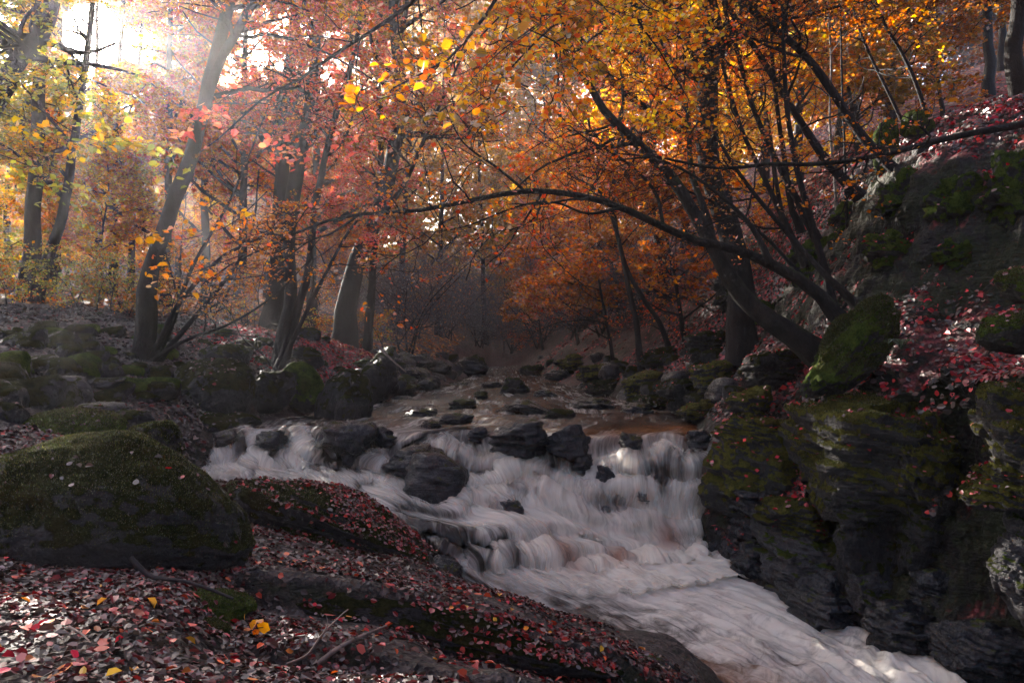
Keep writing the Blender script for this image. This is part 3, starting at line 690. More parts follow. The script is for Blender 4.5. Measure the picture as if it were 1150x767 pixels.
fr = [((283,482,322,502),10.75,'black stone breaking the lip of the left falls'),((238,482,268,500),10.7,'small black stone at the left end of the left falls'),((418,478,448,500),10.75,'black stone on the lip between the stepped rock and the jagged one'),((690,484,722,500),10.5,'low dark stone at the lip of the right-hand fall'),((770,480,800,500),10.5,'dark stone at the right end of the lip'),((640,508,668,528),10.3,'wet stone under the shining slab'),((520,478,548,494),10.8,'dark stone on the lip just left of the jagged slab'),((556,560,590,580),9.5,'half-drowned dark stone below the big smooth black rock'),((330,520,362,536),10.3,'black stone at the foot of the left falls'),((712,545,738,566),10.05,'black stone in the thickest part of the right-hand curtain')]
for b, D, lab in fr:
    rock('wet_rock', lab, 'rock', b, D, M_WET, block=14, rough=.16, depth=1.0, litter=0, free=True, sub=4, ry=float(R.uniform(-12,12)), sink=.3)
# upstream stones
mid = [(640,446,690,458),(500,448,536,458),(455,456,492,466),(596,436,626,445),(540,428,566,436),(690,452,735,464),(610,458,650,468),(530,440,552,447),(470,470,498,478),(645,428,672,437)]
names = ['right of the peaked rock, farther out','left of the peaked rock','near the left shoal tip','right behind the peaked rock','in the middle of the far reach','close to the right shore ledges','between peaked rock and right lip','smallest, behind the peaked rock on its left','just above the lip, left of centre','farthest right in the far reach']
for b, nm in zip(mid, names):
    D = min(-WZ*F/(b[3] - CY), 30); rock('river_stone', 'wet stone in the upper river, ' + nm, 'stone', b, D, M_WET if R.random() < .6 else M_DARK, block=12, rough=.17, depth=1.2, litter=.1, free=True, sub=4, sink=.4, group='flat stones awash in the upper river')
up = 'stones lining the upper river'
upst = [((507,401,553,421),None,'dark rounded stone beside the far left shore, red leaves on top'),((560,423,600,433),19.5,'flat black stone alone in the far reach of the river'),((430,425,470,445),None,'slanting slab leaning towards the pyramid boulder'),((468,420,500,438),None,'grey stone in the middle of the left shoal'),((470,440,512,452),None,'dark wet stone at the water edge of the left shoal'),((440,444,480,460),None,'flattest black stone of the left shoal, nearest the pool'),((478,404,508,420),None,'pale mossy boulder behind the left shoal'),((448,412,476,426),None,'small broken stone right of the pyramid boulder'),((497,428,530,440),None,'wedge stone at the tip of the left shoal'),((520,396,548,408),None,'round far stone where the river bends away'),((455,398,490,414),None,'green boulder half hidden under far twigs'),((580,408,612,420),None,'far stone at the right of the river bend'),((610,412,645,428),None,'black boulder on the far right shore'),((402,430,440,448),None,'stone touching the water below the pyramid boulder')]
for b, D, lab in upst:
    rock('stone', lab, 'stone', b, D if D else max(12.5, min(30, hit((b[0]+b[2])/2, b[3])[1])), M_DARK if R.random() < .6 else M_WET, block=float(R.uniform(9, 16)), rough=.15, depth=1.0, ry=float(R.uniform(-12,12)), group=up, sub=4, litter=.4)
# right shore strata
rs = [((640,402,700,430),-14,'leftmost tilted ledge of the right shore'),((690,415,745,447),-16,'tilted dark ledge behind the black shore stones'),((655,425,705,445),-10,'low ledge touching the upper pool on the right'),((735,420,800,458),-18,'broad tilted ledge with moss on its upper edge'),((700,440,760,462),-8,'flat wet ledge where the rust slab begins'),((775,402,830,440),-15,'mossy ledge above the broad tilted one'),((620,397,664,415),-12,'furthest tilted ledge of the right shore'),((760,448,812,472),-8,'wet ledge stone just above the right lip'),((705,388,760,418),-14,'brown leaf-dusted ledge under the twin thin stems'),((812,432,872,480),-8,'dark rooted hump between the right lip and the mossy block'),((830,385,900,440),-10,'mossy hump below the curved mossy trunk'),((760,370,820,408),-12,'overgrown hump higher on the right shore')]
for b, ry, lab in rs:
    rock('shore_ledge', lab, 'rock ledge', b, None, [M_DARK, M_MOSSY, M_OLIVE][int(R.integers(0,3))] if b[1] > 396 else M_MOSSY, block=8, rough=.15, depth=.9, ry=ry, group='ledges of the right shore', litter=1.0)
# right cliff
rock('mossy_boulder','tall tilted boulder wrapped in thick green moss, on top of the right cliff','boulder',(902,330,1014,462),8.3,M_HEAVY,block=6.5,rough=.22,depth=.5,ry=33,asp=1.9,tufts=26000,sub=6,litter=.12,sink=0,seed=12,free=True)
def wall_rock(name, label, box, out_, thick, mat, seed, block=12, rough=.1, litter=.2, tufts=0):
    """a block of the oblique cliff, its length along the cliff line"""
    wpx = [780,807,880,960,1025,1076,1140,1210]; wd = [10.3,10,9,8,7.5,7,6.5,6.0]
    x0, y0, x1, y1 = box; d0, d1 = np.interp([x0, x1], wpx, wd); A = at(x0, 0, d0); B = at(x1, 0, d1)
    v = (B - A)[:2]; ln = np.linalg.norm(v); v = v/ln; n = np.array([v[1], -v[0]]); n = n if n[0] < 0 else -n
    dm = (d0 + d1)/2 - out_*.4; zt = (CY - y0)/F*dm; zb = (CY - y1)/F*dm - .12
    c = np.append((A + B)[:2]/2 + n*(out_ - thick), (zt + zb)/2)
    P, Fc = rock_shape(seed, block, 6, rough); P = P*np.array([ln/2*1.05, thick, (zt - zb)/2]); P = rot(P, 0, 0, math.degrees(math.atan2(v[1], v[0]))) + c
    if litter: ROCKS.append((P, Fc, litter))
    if not tufts: return tag(mk(name, P, Fc, mat, loc=c), label, 'rock')
    root = empty(name, c, label, 'rock'); child('stone', P, Fc, mat, root); moss_tufts(P, Fc, tufts, c[1], seed, root); return root
wall_rock('cliff_block','broad cliff block hung with olive moss, under the tall green boulder',(872,440,1064,575),.50,.75,M_OLIVE,23,13,.13,.3,22000)
wall_rock('cliff_block','wet block with olive moss top beside the right-hand fall',(806,482,884,580),.38,.6,M_OLIVE,28,12,.12,.9)
wall_rock('cliff_block','shadowed upper cliff block at the right frame edge',(1088,432,1215,545),.40,.6,M_OLIVE,31,12,.11,.4,9000)
wall_rock('cliff_block','pale fractured block with a bright moss patch at the right frame edge',(1098,548,1215,715),.34,.5,M_PALE,36,13,.12,0)
wall_rock('shelf_rock','low black shelf with a drift of red leaves beside the right-hand fall',(790,570,868,640),.42,.5,M_WET,61,10,.16,4.0)
wall_rock('shelf_rock','fractured silver-grey rock under the cliff overhang',(856,588,958,672),.55,.5,M_PALE,62,14,.15,0)
wall_rock('shelf_rock','dark fluted rock under the moss-hung block',(945,560,1012,690),.36,.5,M_DARK,63,11,.14,0)
wall_rock('shelf_rock','wet black rock at the water edge below the fractured one',(890,645,1003,705),.75,.5,M_WET,64,10,.16,0)
wall_rock('shelf_rock','last black rock beside the rapid under the recess',(985,682,1085,745),.65,.5,M_WET,65,10,.15,0)
wall_rock('shelf_rock','wet black rock at the foot of the pale fractured block',(1075,708,1180,770),.6,.5,M_WET,66,10,.14,0)
cb = [((868,560,930,600),.42,.4,M_OLIVE,'mossy course just under the broad moss-hung block, left part'),((935,548,1000,585),.40,.4,M_DARK,'dark course just under the broad moss-hung block, right part'),((1000,560,1062,640),.16,.35,M_DARK,'dark face left of the deep recess'),((1008,470,1058,560),.30,.4,M_OLIVE,'mossy face between the broad block and the recess'),((830,540,880,585),.36,.4,M_WET,'wet corner under the block beside the right-hand fall'),((960,640,1010,700),.45,.4,M_PALE,'grey split rock right of the fluted one'),((1020,640,1080,700),.22,.35,M_WET,'black step low in the recess'),((1100,515,1190,560),.42,.45,M_OLIVE,'overhanging mossy course between the two right-edge blocks'),((842,612,892,655),.62,.4,M_WET,'wet lump at the water beside the red leaf shelf'),((1130,600,1215,660),.46,.4,M_PALE,'pale ledge jutting from the fractured right-edge block'),((812,470,868,500),.30,.4,M_OLIVE,'mossy cap stone above the right-hand fall')]
for q, (b, o_, th, mt, lab) in enumerate(cb):
    wall_rock('cliff_block', lab, b, o_, th, mt, 200+q, 15, .15, .5 if mt is M_OLIVE else 0)['group'] = 'small courses of the right cliff'
rock('mossy_boulder','yellow-green mossy lump at the right edge above the red leaf terrace','boulder',(1120,298,1190,342),6.7,M_HEAVY,block=4,rough=.1,free=True,litter=.2,tufts=8000)
rock('mossy_boulder','overhanging mossy stone in the red leaf terrace by the frame edge','boulder',(1094,348,1180,398),6.5,M_HEAVY,block=5,rough=.12,free=True,litter=.9,tufts=6000)
rock('crest_stone','larger mossy stone on the sunlit leaf crest','stone',(1012,124,1048,142),11.3,M_HEAVY,block=6,litter=.2,sub=4)
rock('crest_stone','smaller mossy stone left along the leaf crest','stone',(978,128,1010,144),11.6,M_HEAVY,block=6,litter=.2,sub=4)
rock('crest_stone','dark stone half buried below the leaf crest','stone',(1022,158,1062,186),10.6,M_MOSSY,block=6,litter=.5,sub=4)
mounds = [((985,186,1055,262),'dark root-hung hump below the leaning stems'),((1040,196,1112,272),'dark hump under the mossy limb'),((1098,168,1180,268),'shadowed mossy hump at the right edge under the crest'),((968,252,1042,322),'overgrown stone behind the tall green boulder'),((1036,262,1112,312),'hump in the middle of the dark bank, leaves on its top'),((880,262,950,330),'root mound between the leaning stems'),((820,328,885,388),'dark hollow-sided mound left of the curved trunk'),((925,225,985,280),'hump under the foot of the leaning stems'),((790,300,850,350),'furthest mound of the dark right bank')]
for b, lab in mounds:
    P = hit((b[0]+b[2])/2, (b[1]+b[3])/2)
    rock('bank_mound', lab, 'mound', b, float(np.clip(P[1], 6.5, 16)) - .02, M_HEAVY if R.random() < .4 else M_MOSSY, block=8, rough=.24, depth=.6, ry=float(R.uniform(-25,-10)), group='mounds of the right bank', litter=.7, free=True, sink=.1)
# foreground slabs
def slab(label, c, size, ry, rz, mat, seed, litter):
    P, Fc = rock_shape(seed, 14, 6, .07); P = rot(rot(P*np.array(size), 0, ry, 0), 0, 0, rz)
    c = np.array([c[0], c[1], float(H(c[0], c[1] + .25)) + c[2]]); ROCKS.append((P + c, Fc, litter))
    tag(mk('rock_slab', P + c, Fc, mat, loc=c), label, 'rock slab')
slab('upper leaf-strewn slab edge stepping down to the pool', (-.35,4.86,-.12), (1.15,.30,.18), 13, 8, M_MOSSY, 91, 3.0)
slab('lower dark slab edge along the bottom of the picture', (-.25,3.92,-.08), (.85,.26,.14), 12, 9, M_DARK, 95, 2.5)
slab('wet slab edge running down into the rapid at the bottom', (1.05,5.25,-.12), (.75,.4,.2), 17, 14, M_WET, 99, 1.2)
rock('stone','small mossy stone beside the yellow leaves in the foreground','stone',(205,690,262,728),3.75,M_HEAVY,block=4.5,rough=.1,tufts=4000,litter=.5)
rock('stone','low mossy stone under the huge foreground boulder','stone',(180,662,285,702),4.05,M_HEAVY,block=4.5,rough=.1,tufts=4000,litter=.6)
rock('stone','dark angular stone in the litter right of the huge boulder','stone',(328,628,378,648),5.9,M_DARK,block=8,litter=.6)
# cobbles
def cobbles(n, region, lab, group, mats, lo, hi):
    x0, y0, x1, y1 = region; c = 0; protos = []
    for i in range(4):
        P, Fc = rock_shape(500+i, 6, 3, .1); me = None; protos.append((P, Fc))
    while c < n:
        p = hit(R.uniform(x0, x1), R.uniform(y0, y1))
        if in_water(p[0:1], p[1:2], p[2:3])[0]: 
            c += 1; continue
        P, Fc = protos[c % 4]; s = R.uniform(lo, hi) * np.array([1, R.uniform(.7,1.1), R.uniform(.45,.8)])
        o = mk('cobble', rot(P*s, float(R.uniform(-15,15)), float(R.uniform(-15,15)), float(R.uniform(0,360))) + p, Fc, mats[c % len(mats)], loc=p)
        tag(o, lab, 'stone', group); c += 1
cobbles(60, (-10, 372, 180, 455), 'small dark stone among the scattered rubble of the left earth bank', 'rubble of the left earth bank', [M_DARK, M_MOSSY, M_DARK, M_MOSSY, M_HEAVY], .13, .40)
cobbles(40, (200, 375, 440, 450), 'small dark stone between the boulders of the left shore', 'stones between the left shore boulders', [M_DARK, M_MOSSY], .10, .30)
cobbles(64, (395, 400, 535, 455), 'small wet stone of the shoal beyond the pyramid boulder', 'stones of the left shoal', [M_DARK, M_WET, M_SLAB], .16, .48)
cobbles(60, (605, 395, 830, 470), 'small dark stone between the tilted ledges of the right shore', 'stones of the right shore', [M_DARK, M_MOSSY, M_WET], .14, .42)
# ------------------------------------------------------------------ trees
SUN = nrm(at(105, 40, 1.0)[None])[0]
SHAFTS = [(np.zeros(3), .10, .030, 6), (np.array([-2.2,3.1,-1.3]), .30, .0, 3), (np.array([-.5,3.1,-1.45]), .25, 0, 3), (at(715,560,10.0), .5, .0, 3), (at(600,540,10.1), .35, 0, 3),
          (at(396,388,18), 1.3, 0, 2), (at(270,375,17), 1.0, 0, 2), (at(445,115,4.4), .75, 0, 1), (at(1105,150,10.5), 1.3, 0, 1), (at(700,90,20), 2.6, 0, 3), (at(800,100,24), 2.4, 0, 3)]
def keep(P):
    """gaps in the canopy along which the sun comes through"""
    k = np.ones(len(P), bool)
    for p, r, g, start in SHAFTS:
        d = P - p; t = d @ SUN; perp = np.linalg.norm(d - t[:,None]*SUN, axis=1)
        k &= ~((t > start) & (perp < r + g*t))
    return k & (np.linalg.norm(P, axis=1) > 2.6)

def lines(P, Rr, m, ln, npts, t0=.25, spread=.9, flat=.5, grav=0.0, wob=.22, bias=None, rs=.55, rmin=.0015, t1=1.0):
    n, k, _ = P.shape
    idx = np.repeat(np.arange(n), m); N = len(idx)
    t = R.uniform(t0, t1, N) * (k - 1); i = np.clip(t.astype(int), 0, k-2); f = (t - i)[:,None]
    st = P[idx, i]*(1-f) + P[idx, i+1]*f; tan = nrm(P[idx, i+1] - P[idx, i]); rad = Rr[idx, i]*(1-f[:,0]) + Rr[idx, i+1]*f[:,0]
    side = R.normal(0, 1, (N,3)) * np.array([1,1,flat])
    d = nrm(tan*(1-spread*.55) + nrm(side - (side*tan).sum(1,keepdims=True)*tan)*spread + (0 if bias is None else np.asarray(bias)))
    L = ln * R.uniform(.55, 1.2, N) * (1.15 - .5*(t/(k-1))); seg = (L/(npts-1))[:,None]
    out = [st]
    for _ in range(npts-1):
        out.append(out[-1] + d*seg)
        d = nrm(d + R.normal(0, wob, (N,3))*np.array([1,1,.7]) + np.array([0,0,grav]))
    Q = np.stack(out, 1)
    r = np.maximum(rad*rs, rmin)[:,None] * np.linspace(1, .3, npts)[None]
    return Q, np.maximum(r, rmin)

def tree(name, label, stems, limb=(10,2.5), br=(5,1.2), tw=(5,.6), leaf=(8,.08,'rust'), t0=.3, t1=1.0, zmin=-9, mat=None, group=None, mode='kite', grav=.02, spread=.9, bias=None, flat=.45, sides=9, base=None, cat='tree', twigmat=None, lgrav=-.03, up=.62, keepall=False, rough=.10, jit=.3, side_limbs=None, xlim=None, twr=.0026, dens=1.7):
    SP = np.stack([spline(s[0], 26) for s in stems]); n = len(stems)
    SR = np.stack([s[1] + (s[2]-s[1])*np.linspace(0,1,26)**(s[3] if len(s) > 3 else .85) for s in stems])
    for q in range(n):
        if SR[q,0] > .03 and (len(stems[q][0]) > 4): SR[q] += SR[q,0]*.55*np.exp(-np.linspace(0,1,26)*16)
    w = .6*fbm(SP*.4, 3, len(bpy.data.objects) % 97)
    SP[:,2:,0] += w[:,2:]*.5*SR[:,:1]*2; SP[:,2:,1] += np.roll(w,3,1)[:,2:]*.5*SR[:,:1]*2
    root = empty(name, SP[0,0] if base is None else base, label, cat, group)
    tk = Geo()
    tk.add(*tubes(SP, SR, sides, seed=len(bpy.data.objects) % 91, rough=rough))
    LP, LR = lines(SP, SR, max(1, limb[0]//n), limb[1], 10, t0, spread, flat, grav, .2, bias, .5, .006, t1)
    if side_limbs is not None:
        e = [spline(s[0], 10) for s in side_limbs]; LP = np.concatenate([LP, np.stack(e)]); LR = np.concatenate([LR, np.stack([np.linspace(s[1], s[2], 10) for s in side_limbs])])
    tk.add(*tubes(LP, LR, 6))
    tk.build('trunk', mat or M_BARK, root)
    BP, BR = lines(LP, LR, br[0], br[1], 7, .15, .85, .4, lgrav*.5, .24, None, .5, .0035)
    TP, TR = lines(BP, BR, tw[0], tw[1], 5, .1, .8, .4, lgrav, .26, None, .55, twr)
    BP, BR, TP, TR = [np.concatenate([a, b]) if b is not None else a for a, b in ((BP,None),(BR,None),(TP,None),(TR,None))]
    kz = TP[:,-1,2] > zmin
    if not keepall: kz &= keep(TP[:,2])
    if xlim is not None: kz &= (TP[:,-1,0] > xlim[0]) & (TP[:,-1,0] < xlim[1])
    TP, TR = TP[kz], TR[kz]
    g = Geo(); kb = np.ones(len(BP),bool) if keepall else keep(BP[:,3]) & keep(BP[:,6])
    g.add(*tubes(BP[kb], BR[kb], 4)); g.add(*tubes(TP, TR, 3))
    g.build('twigs', twigmat or M_TWIG, root)
    if leaf and leaf[0] > 0 and len(TP):
        per = int(round(leaf[0]*dens*1.35)); leaf = (leaf[0], leaf[1]*.84, leaf[2]); N = len(TP)*per; idx = np.repeat(np.arange(len(TP)), per)
        t = R.uniform(.05, 1, N)*4; i = np.clip(t.astype(int),0,3); f = (t-i)[:,None]
        P = TP[idx,i]*(1-f) + TP[idx,i+1]*f + R.normal(0, leaf[1]*.55, (N,3))*np.array([1,1,.5])
        pals = leaf[2] if isinstance(leaf[2], (list,tuple)) else [leaf[2]]
        # one spray of a branch turns before another
        cl = (vnoise(P*.55 + 31)*.5 + .5 + R.normal(0,.16,N)) * len(pals)
        C = np.zeros((N,3))
        for q, nm in enumerate(pals):
            mk_ = np.clip(cl.astype(int), 0, len(pals)-1) == q
            C[mk_] = palette(nm, mk_.sum(), jit)
        k = (P[:,2] > zmin)
        if not keepall: k &= keep(P)
        V, Q, CC = leaves(P[k], leaf[1], C[k], up, mode)
        child('crown', V, Q, M_LEAF, root, col=CC, smooth=False)
    return root

def pp(*a): return [at(*p) for p in a]
def ground_at(px, d):
    x = (px - CX)/F*d; return np.array([x, d, float(H(x, d)) - .12])

# ---- named trees of the left bank
b = hit(160, 402); d = float(b[1])
tree('leaning_tree','big dark leaning tree on the left bank, forked high up, orange and red leaves',
  [([b - [0,0,.15]] + pp((168,335,d),(185,262,d),(212,180,d),(236,100,d),(258,20,d),(275,-80,d),(300,-260,d)), .165, .075),
   (pp((229,120,d),(250,70,d-.2),(283,10,d-.5),(320,-80,d-1)), .10, .05)],
  limb=(22,3.2), br=(6,1.4), tw=(6,.7), leaf=(11,.085,['orange','salmon','red']), t0=.33, zmin=.7, sides=14, rough=.14, grav=.0)
tree('sapling_clump','clump of thin bare stems fanning right from the foot of the leaning dark tree',
  [([b + [.15,.0,-.1]] + pp((186,375,d-.2),(205,335,d-.3),(245,290,d-.4),(300,262,d-.6),(345,232,d-.7)), .07, .012),
   ([b + [.3,-.1,-.1]] + pp((200,380,d-.3),(228,345,d-.2),(262,300,d),(282,255,d),(290,190,d)), .055, .012),
   ([b + [.2,-.2,-.1]] + pp((210,382,d-.4),(262,362,d-.5),(310,330,d-.6),(350,290,d-.7)), .04, .01),
   ([b + [.1,.1,-.1]] + pp((192,370,d),(215,300,d),(262,215,d),(300,120,d)), .05, .012)],
  limb=(26,1.5), br=(4,.8), tw=(4,.45), leaf=(2,.075,['orange','rust']), t0=.3, zmin=.3)
c = hit(314, 414); d2 = float(c[1])
tree('forked_tree','grey stems forking from a root-gripped boulder on the left shore, mid-left',
  [([c - [0,0,.1]] + pp((318,385,d2),(326,330,d2),(322,250,d2+.2),(338,160,d2+.2),(352,70,d2),(356,-60,d2),(350,-220,d2)), .15, .07),
   ([c + [.05,0,0]] + pp((330,360,d2),(345,300,d2-.2),(352,240,d2-.3),(372,150,d2-.4),(398,60,d2-.5),(420,-80,d2-.5)), .10, .04),
   ([c + [.05,-.1,0]] + pp((334,370,d2-.2),(362,312,d2-.4),(392,258,d2-.6),(432,215,d2-.9)), .06, .02),
   (pp((283,470,d2-1.4),(300,432,d2-.9),(318,392,d2-.3),(326,350,d2)), .035, .05)],
  limb=(20,2.4), br=(5,1.2), tw=(5,.6), leaf=(9,.085,['salmon','red','rust']), t0=.42, zmin=1.2, mat=M_FBARK, sides=12)
def L_(px, D, h, lean, r, label, pal, low=.25, n=16, ln=3.4, lf=(10,.13), group=None, mat=None, name='beech_tree', zmin=-9, br=(6,1.6), tw=(5,.8), curve=.0, **kw):
    g0 = ground_at(px, D); x, y, z = g0
    pts = [g0, g0 + [lean*.25 + curve, 0, h*.25], g0 + [lean*.55 + curve*1.3, 0, h*.5], g0 + [lean*.8 + curve, .2, h*.75], g0 + [lean, 0, h]]
    return tree(name, label, [(pts, r, r*.22)], limb=(n,ln), br=br, tw=tw, leaf=(lf[0], lf[1], pal), t0=low, mat=mat or M_BARK, group=group, zmin=zmin, **kw)
G = 'woodland trees beyond the stream'
b3 = hit(386, 380); d3 = min(float(b3[1]), 21)
b3 = ground_at(386, d3)
tree('beech_tree','thick dark trunk leaning right over the red leaf bank, left of the river bend',
  [([b3] + pp((392,345,d3),(402,300,d3),(425,245,d3),(441,180,d3),(446,100,d3),(440,20,d3),(436,-120,d3)), .30, .12),
   (pp((425,248,d3),(455,205,d3-.5),(480,150,d3-1),(520,60,d3-1.5)), .09, .03)],
  limb=(24,3.6), br=(6,1.5), tw=(5,.7), leaf=(10,.11,['salmon','rust','olive']), t0=.35, zmin=2.0, sides=12)
tree('beech_tree','slim dark trunk close behind the thick leaning one by the river bend',
  [([ground_at(412, d3+1)] + pp((416,330,d3+1),(420,270,d3+1),(428,180,d3+1),(425,60,d3+1),(430,-90,d3+1)), .13, .05)],
  limb=(14,2.6), leaf=(9,.11,['rust','olive']), t0=.4, zmin=3)
d4 = 22.
tree('beech_tree','upright dark trunk behind the forked grey stems, standing on the red leaf bank',
  [([ground_at(303, d4)] + pp((308,320,d4),(310,250,d4),(316,150,d4),(330,30,d4),(334,-120,d4)), .27, .12),
   ([ground_at(318, d4+.6)] + pp((322,300,d4+.6),(330,220,d4+.6),(352,100,d4+.6),(360,-60,d4+.6)), .16, .07)],
  limb=(26,3.6), br=(6,1.6), tw=(5,.8), leaf=(10,.115,['red','salmon','rust']), t0=.3, zmin=1.6)
tree('leaning_tree','dark limb-like trunk leaning in over the top left corner',
  [([ground_at(-150, 10)] + pp((-90,250,10),(-40,165,10),(0,105,10),(24,62,10),(50,34,10),(62,-30,10),(70,-140,10)), .17, .09),
   (pp((-12,20,10),(22,40,10),(46,40,10)), .05, .04)],
  limb=(12,2.2), leaf=(9,.085,['yellowgreen','yellow']), t0=.35, zmin=.6)
tree('beech_tree','tall straight pale-hazed trunk near the left frame edge under the sun gap',
  [([ground_at(28, 21)] + pp((33,290,21),(36,200,21),(38,110,21),(41,20,21),(40,-140,21)), .24, .13)],
  limb=(18,3.2), br=(6,1.5), tw=(5,.8), leaf=(11,.11,['yellowgreen','yellow','yellowgreen']), t0=.25, zmin=1.6, mat=M_FBARK)
tree('beech_tree','dark trunk leaning right beside the tall straight one at the far left',
  [([ground_at(38, 20)] + pp((48,300,20),(62,250,20),(80,180,20),(98,90,20),(110,-40,20)), .17, .06)],
  limb=(16,2.8), br=(6,1.4), leaf=(11,.105,['yellow','pale','yellowgreen']), t0=.25, zmin=1.6)

# ---- trees of the right bank
dA = 9.4
b5 = hit(908, 394); 
tree('curved_tree','mossy curved trunk springing from the right bank beside the tall green boulder',
  [([at(925,402,9.2)] + pp((905,388,9.2),(872,366,9.2),(842,342,9.25),(820,312,9.3),(803,282,9.4),(780,243,9.6),(748,192,9.8),(705,150,9.9),(668,112,10),(636,40,10),(620,-40,10)), .145, .02),
   (pp((800,278,9.4),(792,240,9.8),(775,190,10.2),(770,120,10.6),(740,40,11)), .06, .02)],
  limb=(22,2.2), br=(6,1.0), tw=(5,.5), leaf=(3,.07,['orange','fire','rust']), t0=.45, zmin=1.3, mat=M_MBARK, sides=12)
tree('arching_tree','long dark bough from the right bank arching low across the whole stream',
  [([at(962,372,9.0)] + pp((936,352,9.0),(900,316,9.0),(865,296,9.0),(830,281,9.0),(785,271,8.9),(745,254,8.8),(692,231,8.6),(640,218,8.4),(590,215,8.2),(545,222,8.0),(500,231,7.8),(455,238,7.6),(405,240,7.4),(350,252,7.2),(300,275,7.0),(262,292,6.9),(225,318,6.8)), .095, .006, .6),
   (pp((700,233,8.6),(660,240,8.3),(625,228,8.2),(585,231,8.0),(520,255,7.7),(470,262,7.5)), .02, .005),
   (pp((405,240,7.4),(372,262,7.3),(345,272,7.2),(310,300,7.1)), .016, .005),
   (pp((590,215,8.2),(560,190,8.1),(520,160,8),(500,120,7.9)), .02, .006),
   (pp((745,254,8.8),(735,215,8.9),(700,180,9),(650,150,9.1),(610,110,9.2)), .025, .006),
   (pp((865,296,9.0),(840,250,9.1),(790,205,9.2),(742,180,9.3),(690,172,9.3)), .04, .008)],
  limb=(42,1.3), br=(4,.6), tw=(4,.32), leaf=(2,.062,['orange','rust','fire']), t0=.2, zmin=.55, mat=M_MBARK, sides=10, rough=.08)
dT = 13.2
tree('beech_tree','massive dark upright trunk rising behind the leaning stems of the right bank',
  [([ground_at(836, dT)] + pp((822,280,dT),(808,225,dT),(796,160,dT),(796,95,dT),(804,40,dT),(795,-20,dT),(790,-140,dT)), .23, .16),
   (pp((797,100,dT),(775,50,dT-.3),(752,0,dT-.5),(735,-60,dT-.8)), .09, .05),
   (pp((800,70,dT),(830,30,dT-.4),(850,-30,dT-.8)), .12, .06)],
  limb=(28,4.0), br=(6,1.8), tw=(5,.8), leaf=(8,.10,['yellow','yellow','orange']), t0=.45, zmin=2.4, sides=14, rough=.12)
K = 'leaning stems of the right bank'
def stem(label, pts, r0, r1=None, n=10, ln=1.3, leaf=(1,.07,['orange','rust']), mat=None, t0=.35, zmin=1.4, name='leaning_sapling', br=(5,.9), tw=(4,.45), group=K):
    return tree(name, label, [(pp(*pts), r0, r1 or r0*.4)], limb=(n,ln), br=br, tw=tw, leaf=leaf, t0=t0, zmin=zmin, mat=mat or M_BARK, group=group, sides=8, cat='tree')
stem('thickest leaning stem, bowed from the leaf crest up to the top of the massive trunk', [(1035,214,10.6),(1012,196,10.8),(975,160,11),(945,118,11.1),(915,78,11.2),(880,42,11.3),(845,12,11.4),(805,-20,11.5),(760,-80,11.6)], .085, n=16)
stem('second leaning stem, just left of the thickest bowed one', [(966,222,11),(950,204,11),(926,178,11.1),(900,140,11.2),(876,100,11.3),(848,55,11.4),(826,20,11.5),(790,-40,11.6)], .078, n=16)
stem('third leaning stem, crossing in front of the mossy limb', [(918,270,11.5),(902,236,11.5),(880,195,11.5),(862,160,11.6),(842,110,11.7),(828,60,11.8),(812,0,11.9),(800,-70,12)], .06)
stem('thin mossy stem rising steeply left of the third leaning one', [(905,300,11),(886,262,11.1),(866,215,11.2),(836,150,11.3),(818,95,11.4),(806,40,11.5),(800,-40,11.6)], .05, mat=M_MBARK)
stem('reddish ragged stem in the middle of the right bank clump', [(935,345,10.5),(925,300,10.6),(908,240,10.8),(895,190,10.9),(884,130,11),(880,60,11.1),(876,-60,11.2)], .06)
stem('bare upright pole stem, palest of the right bank clump', [(940,262,12.5),(937,200,12.5),(932,140,12.5),(934,70,12.5),(930,0,12.5),(932,-80,12.5)], .03, mat=M_PBARK, n=14, ln=1.0, leaf=(2,.07,['orange']))
stem('thin dark pole stem between the pale one and the thickest bowed one', [(952,270,12),(950,220,12),(948,150,12),(945,60,12),(944,-60,12)], .028, n=10)
stem('slender stem leaning left from the leaf crest, silvery upper half', [(1024,160,12.6),(1010,130,12.6),(994,97,12.6),(974,55,12.7),(960,15,12.8),(945,-50,12.9)], .035, mat=M_FBARK, n=10)
stem('slender dark stem leaning left, furthest right on the leaf crest', [(1056,158,12),(1042,130,12),(1028,92,12),(1010,55,12.1),(994,28,12.2),(976,-20,12.3)], .045, n=12)
stem('low mossy stem sweeping left out of the root mound', [(962,342,9.3),(935,318,9.4),(905,285,9.6),(875,250,9.8),(846,215,10),(815,170,10.2),(790,120,10.3)], .05, mat=M_MBARK, leaf=(2,.07,['rust']))
stem('bent bare stem between the curved trunk and the root mound', [(930,352,9.6),(912,322,9.7),(888,296,9.9),(862,268,10),(826,240,10.1),(790,222,10.2),(745,205,10.2)], .035, leaf=(1,.07,['rust']))
stem('yellow-green mossy stem standing in the heart of the clump', [(900,262,12),(888,220,12),(880,170,12),(872,110,12),(866,40,12),(868,-60,12)], .055, mat=M_MBARK)
tree('beech_tree','green-mossed trunk at the top right frame edge on the leaf crest',
  [([ground_at(1150, 11.4)] + pp((1143,95,11.2),(1139,60,11.2),(1146,10,11.2),(1150,-90,11.2)), .15, .09)],
  limb=(10,2.4), br=(5,1.1), leaf=(8,.085,['orange','rust']), t0=.45, zmin=3.4, mat=M_MBARK, bias=(-.5,0,.1))
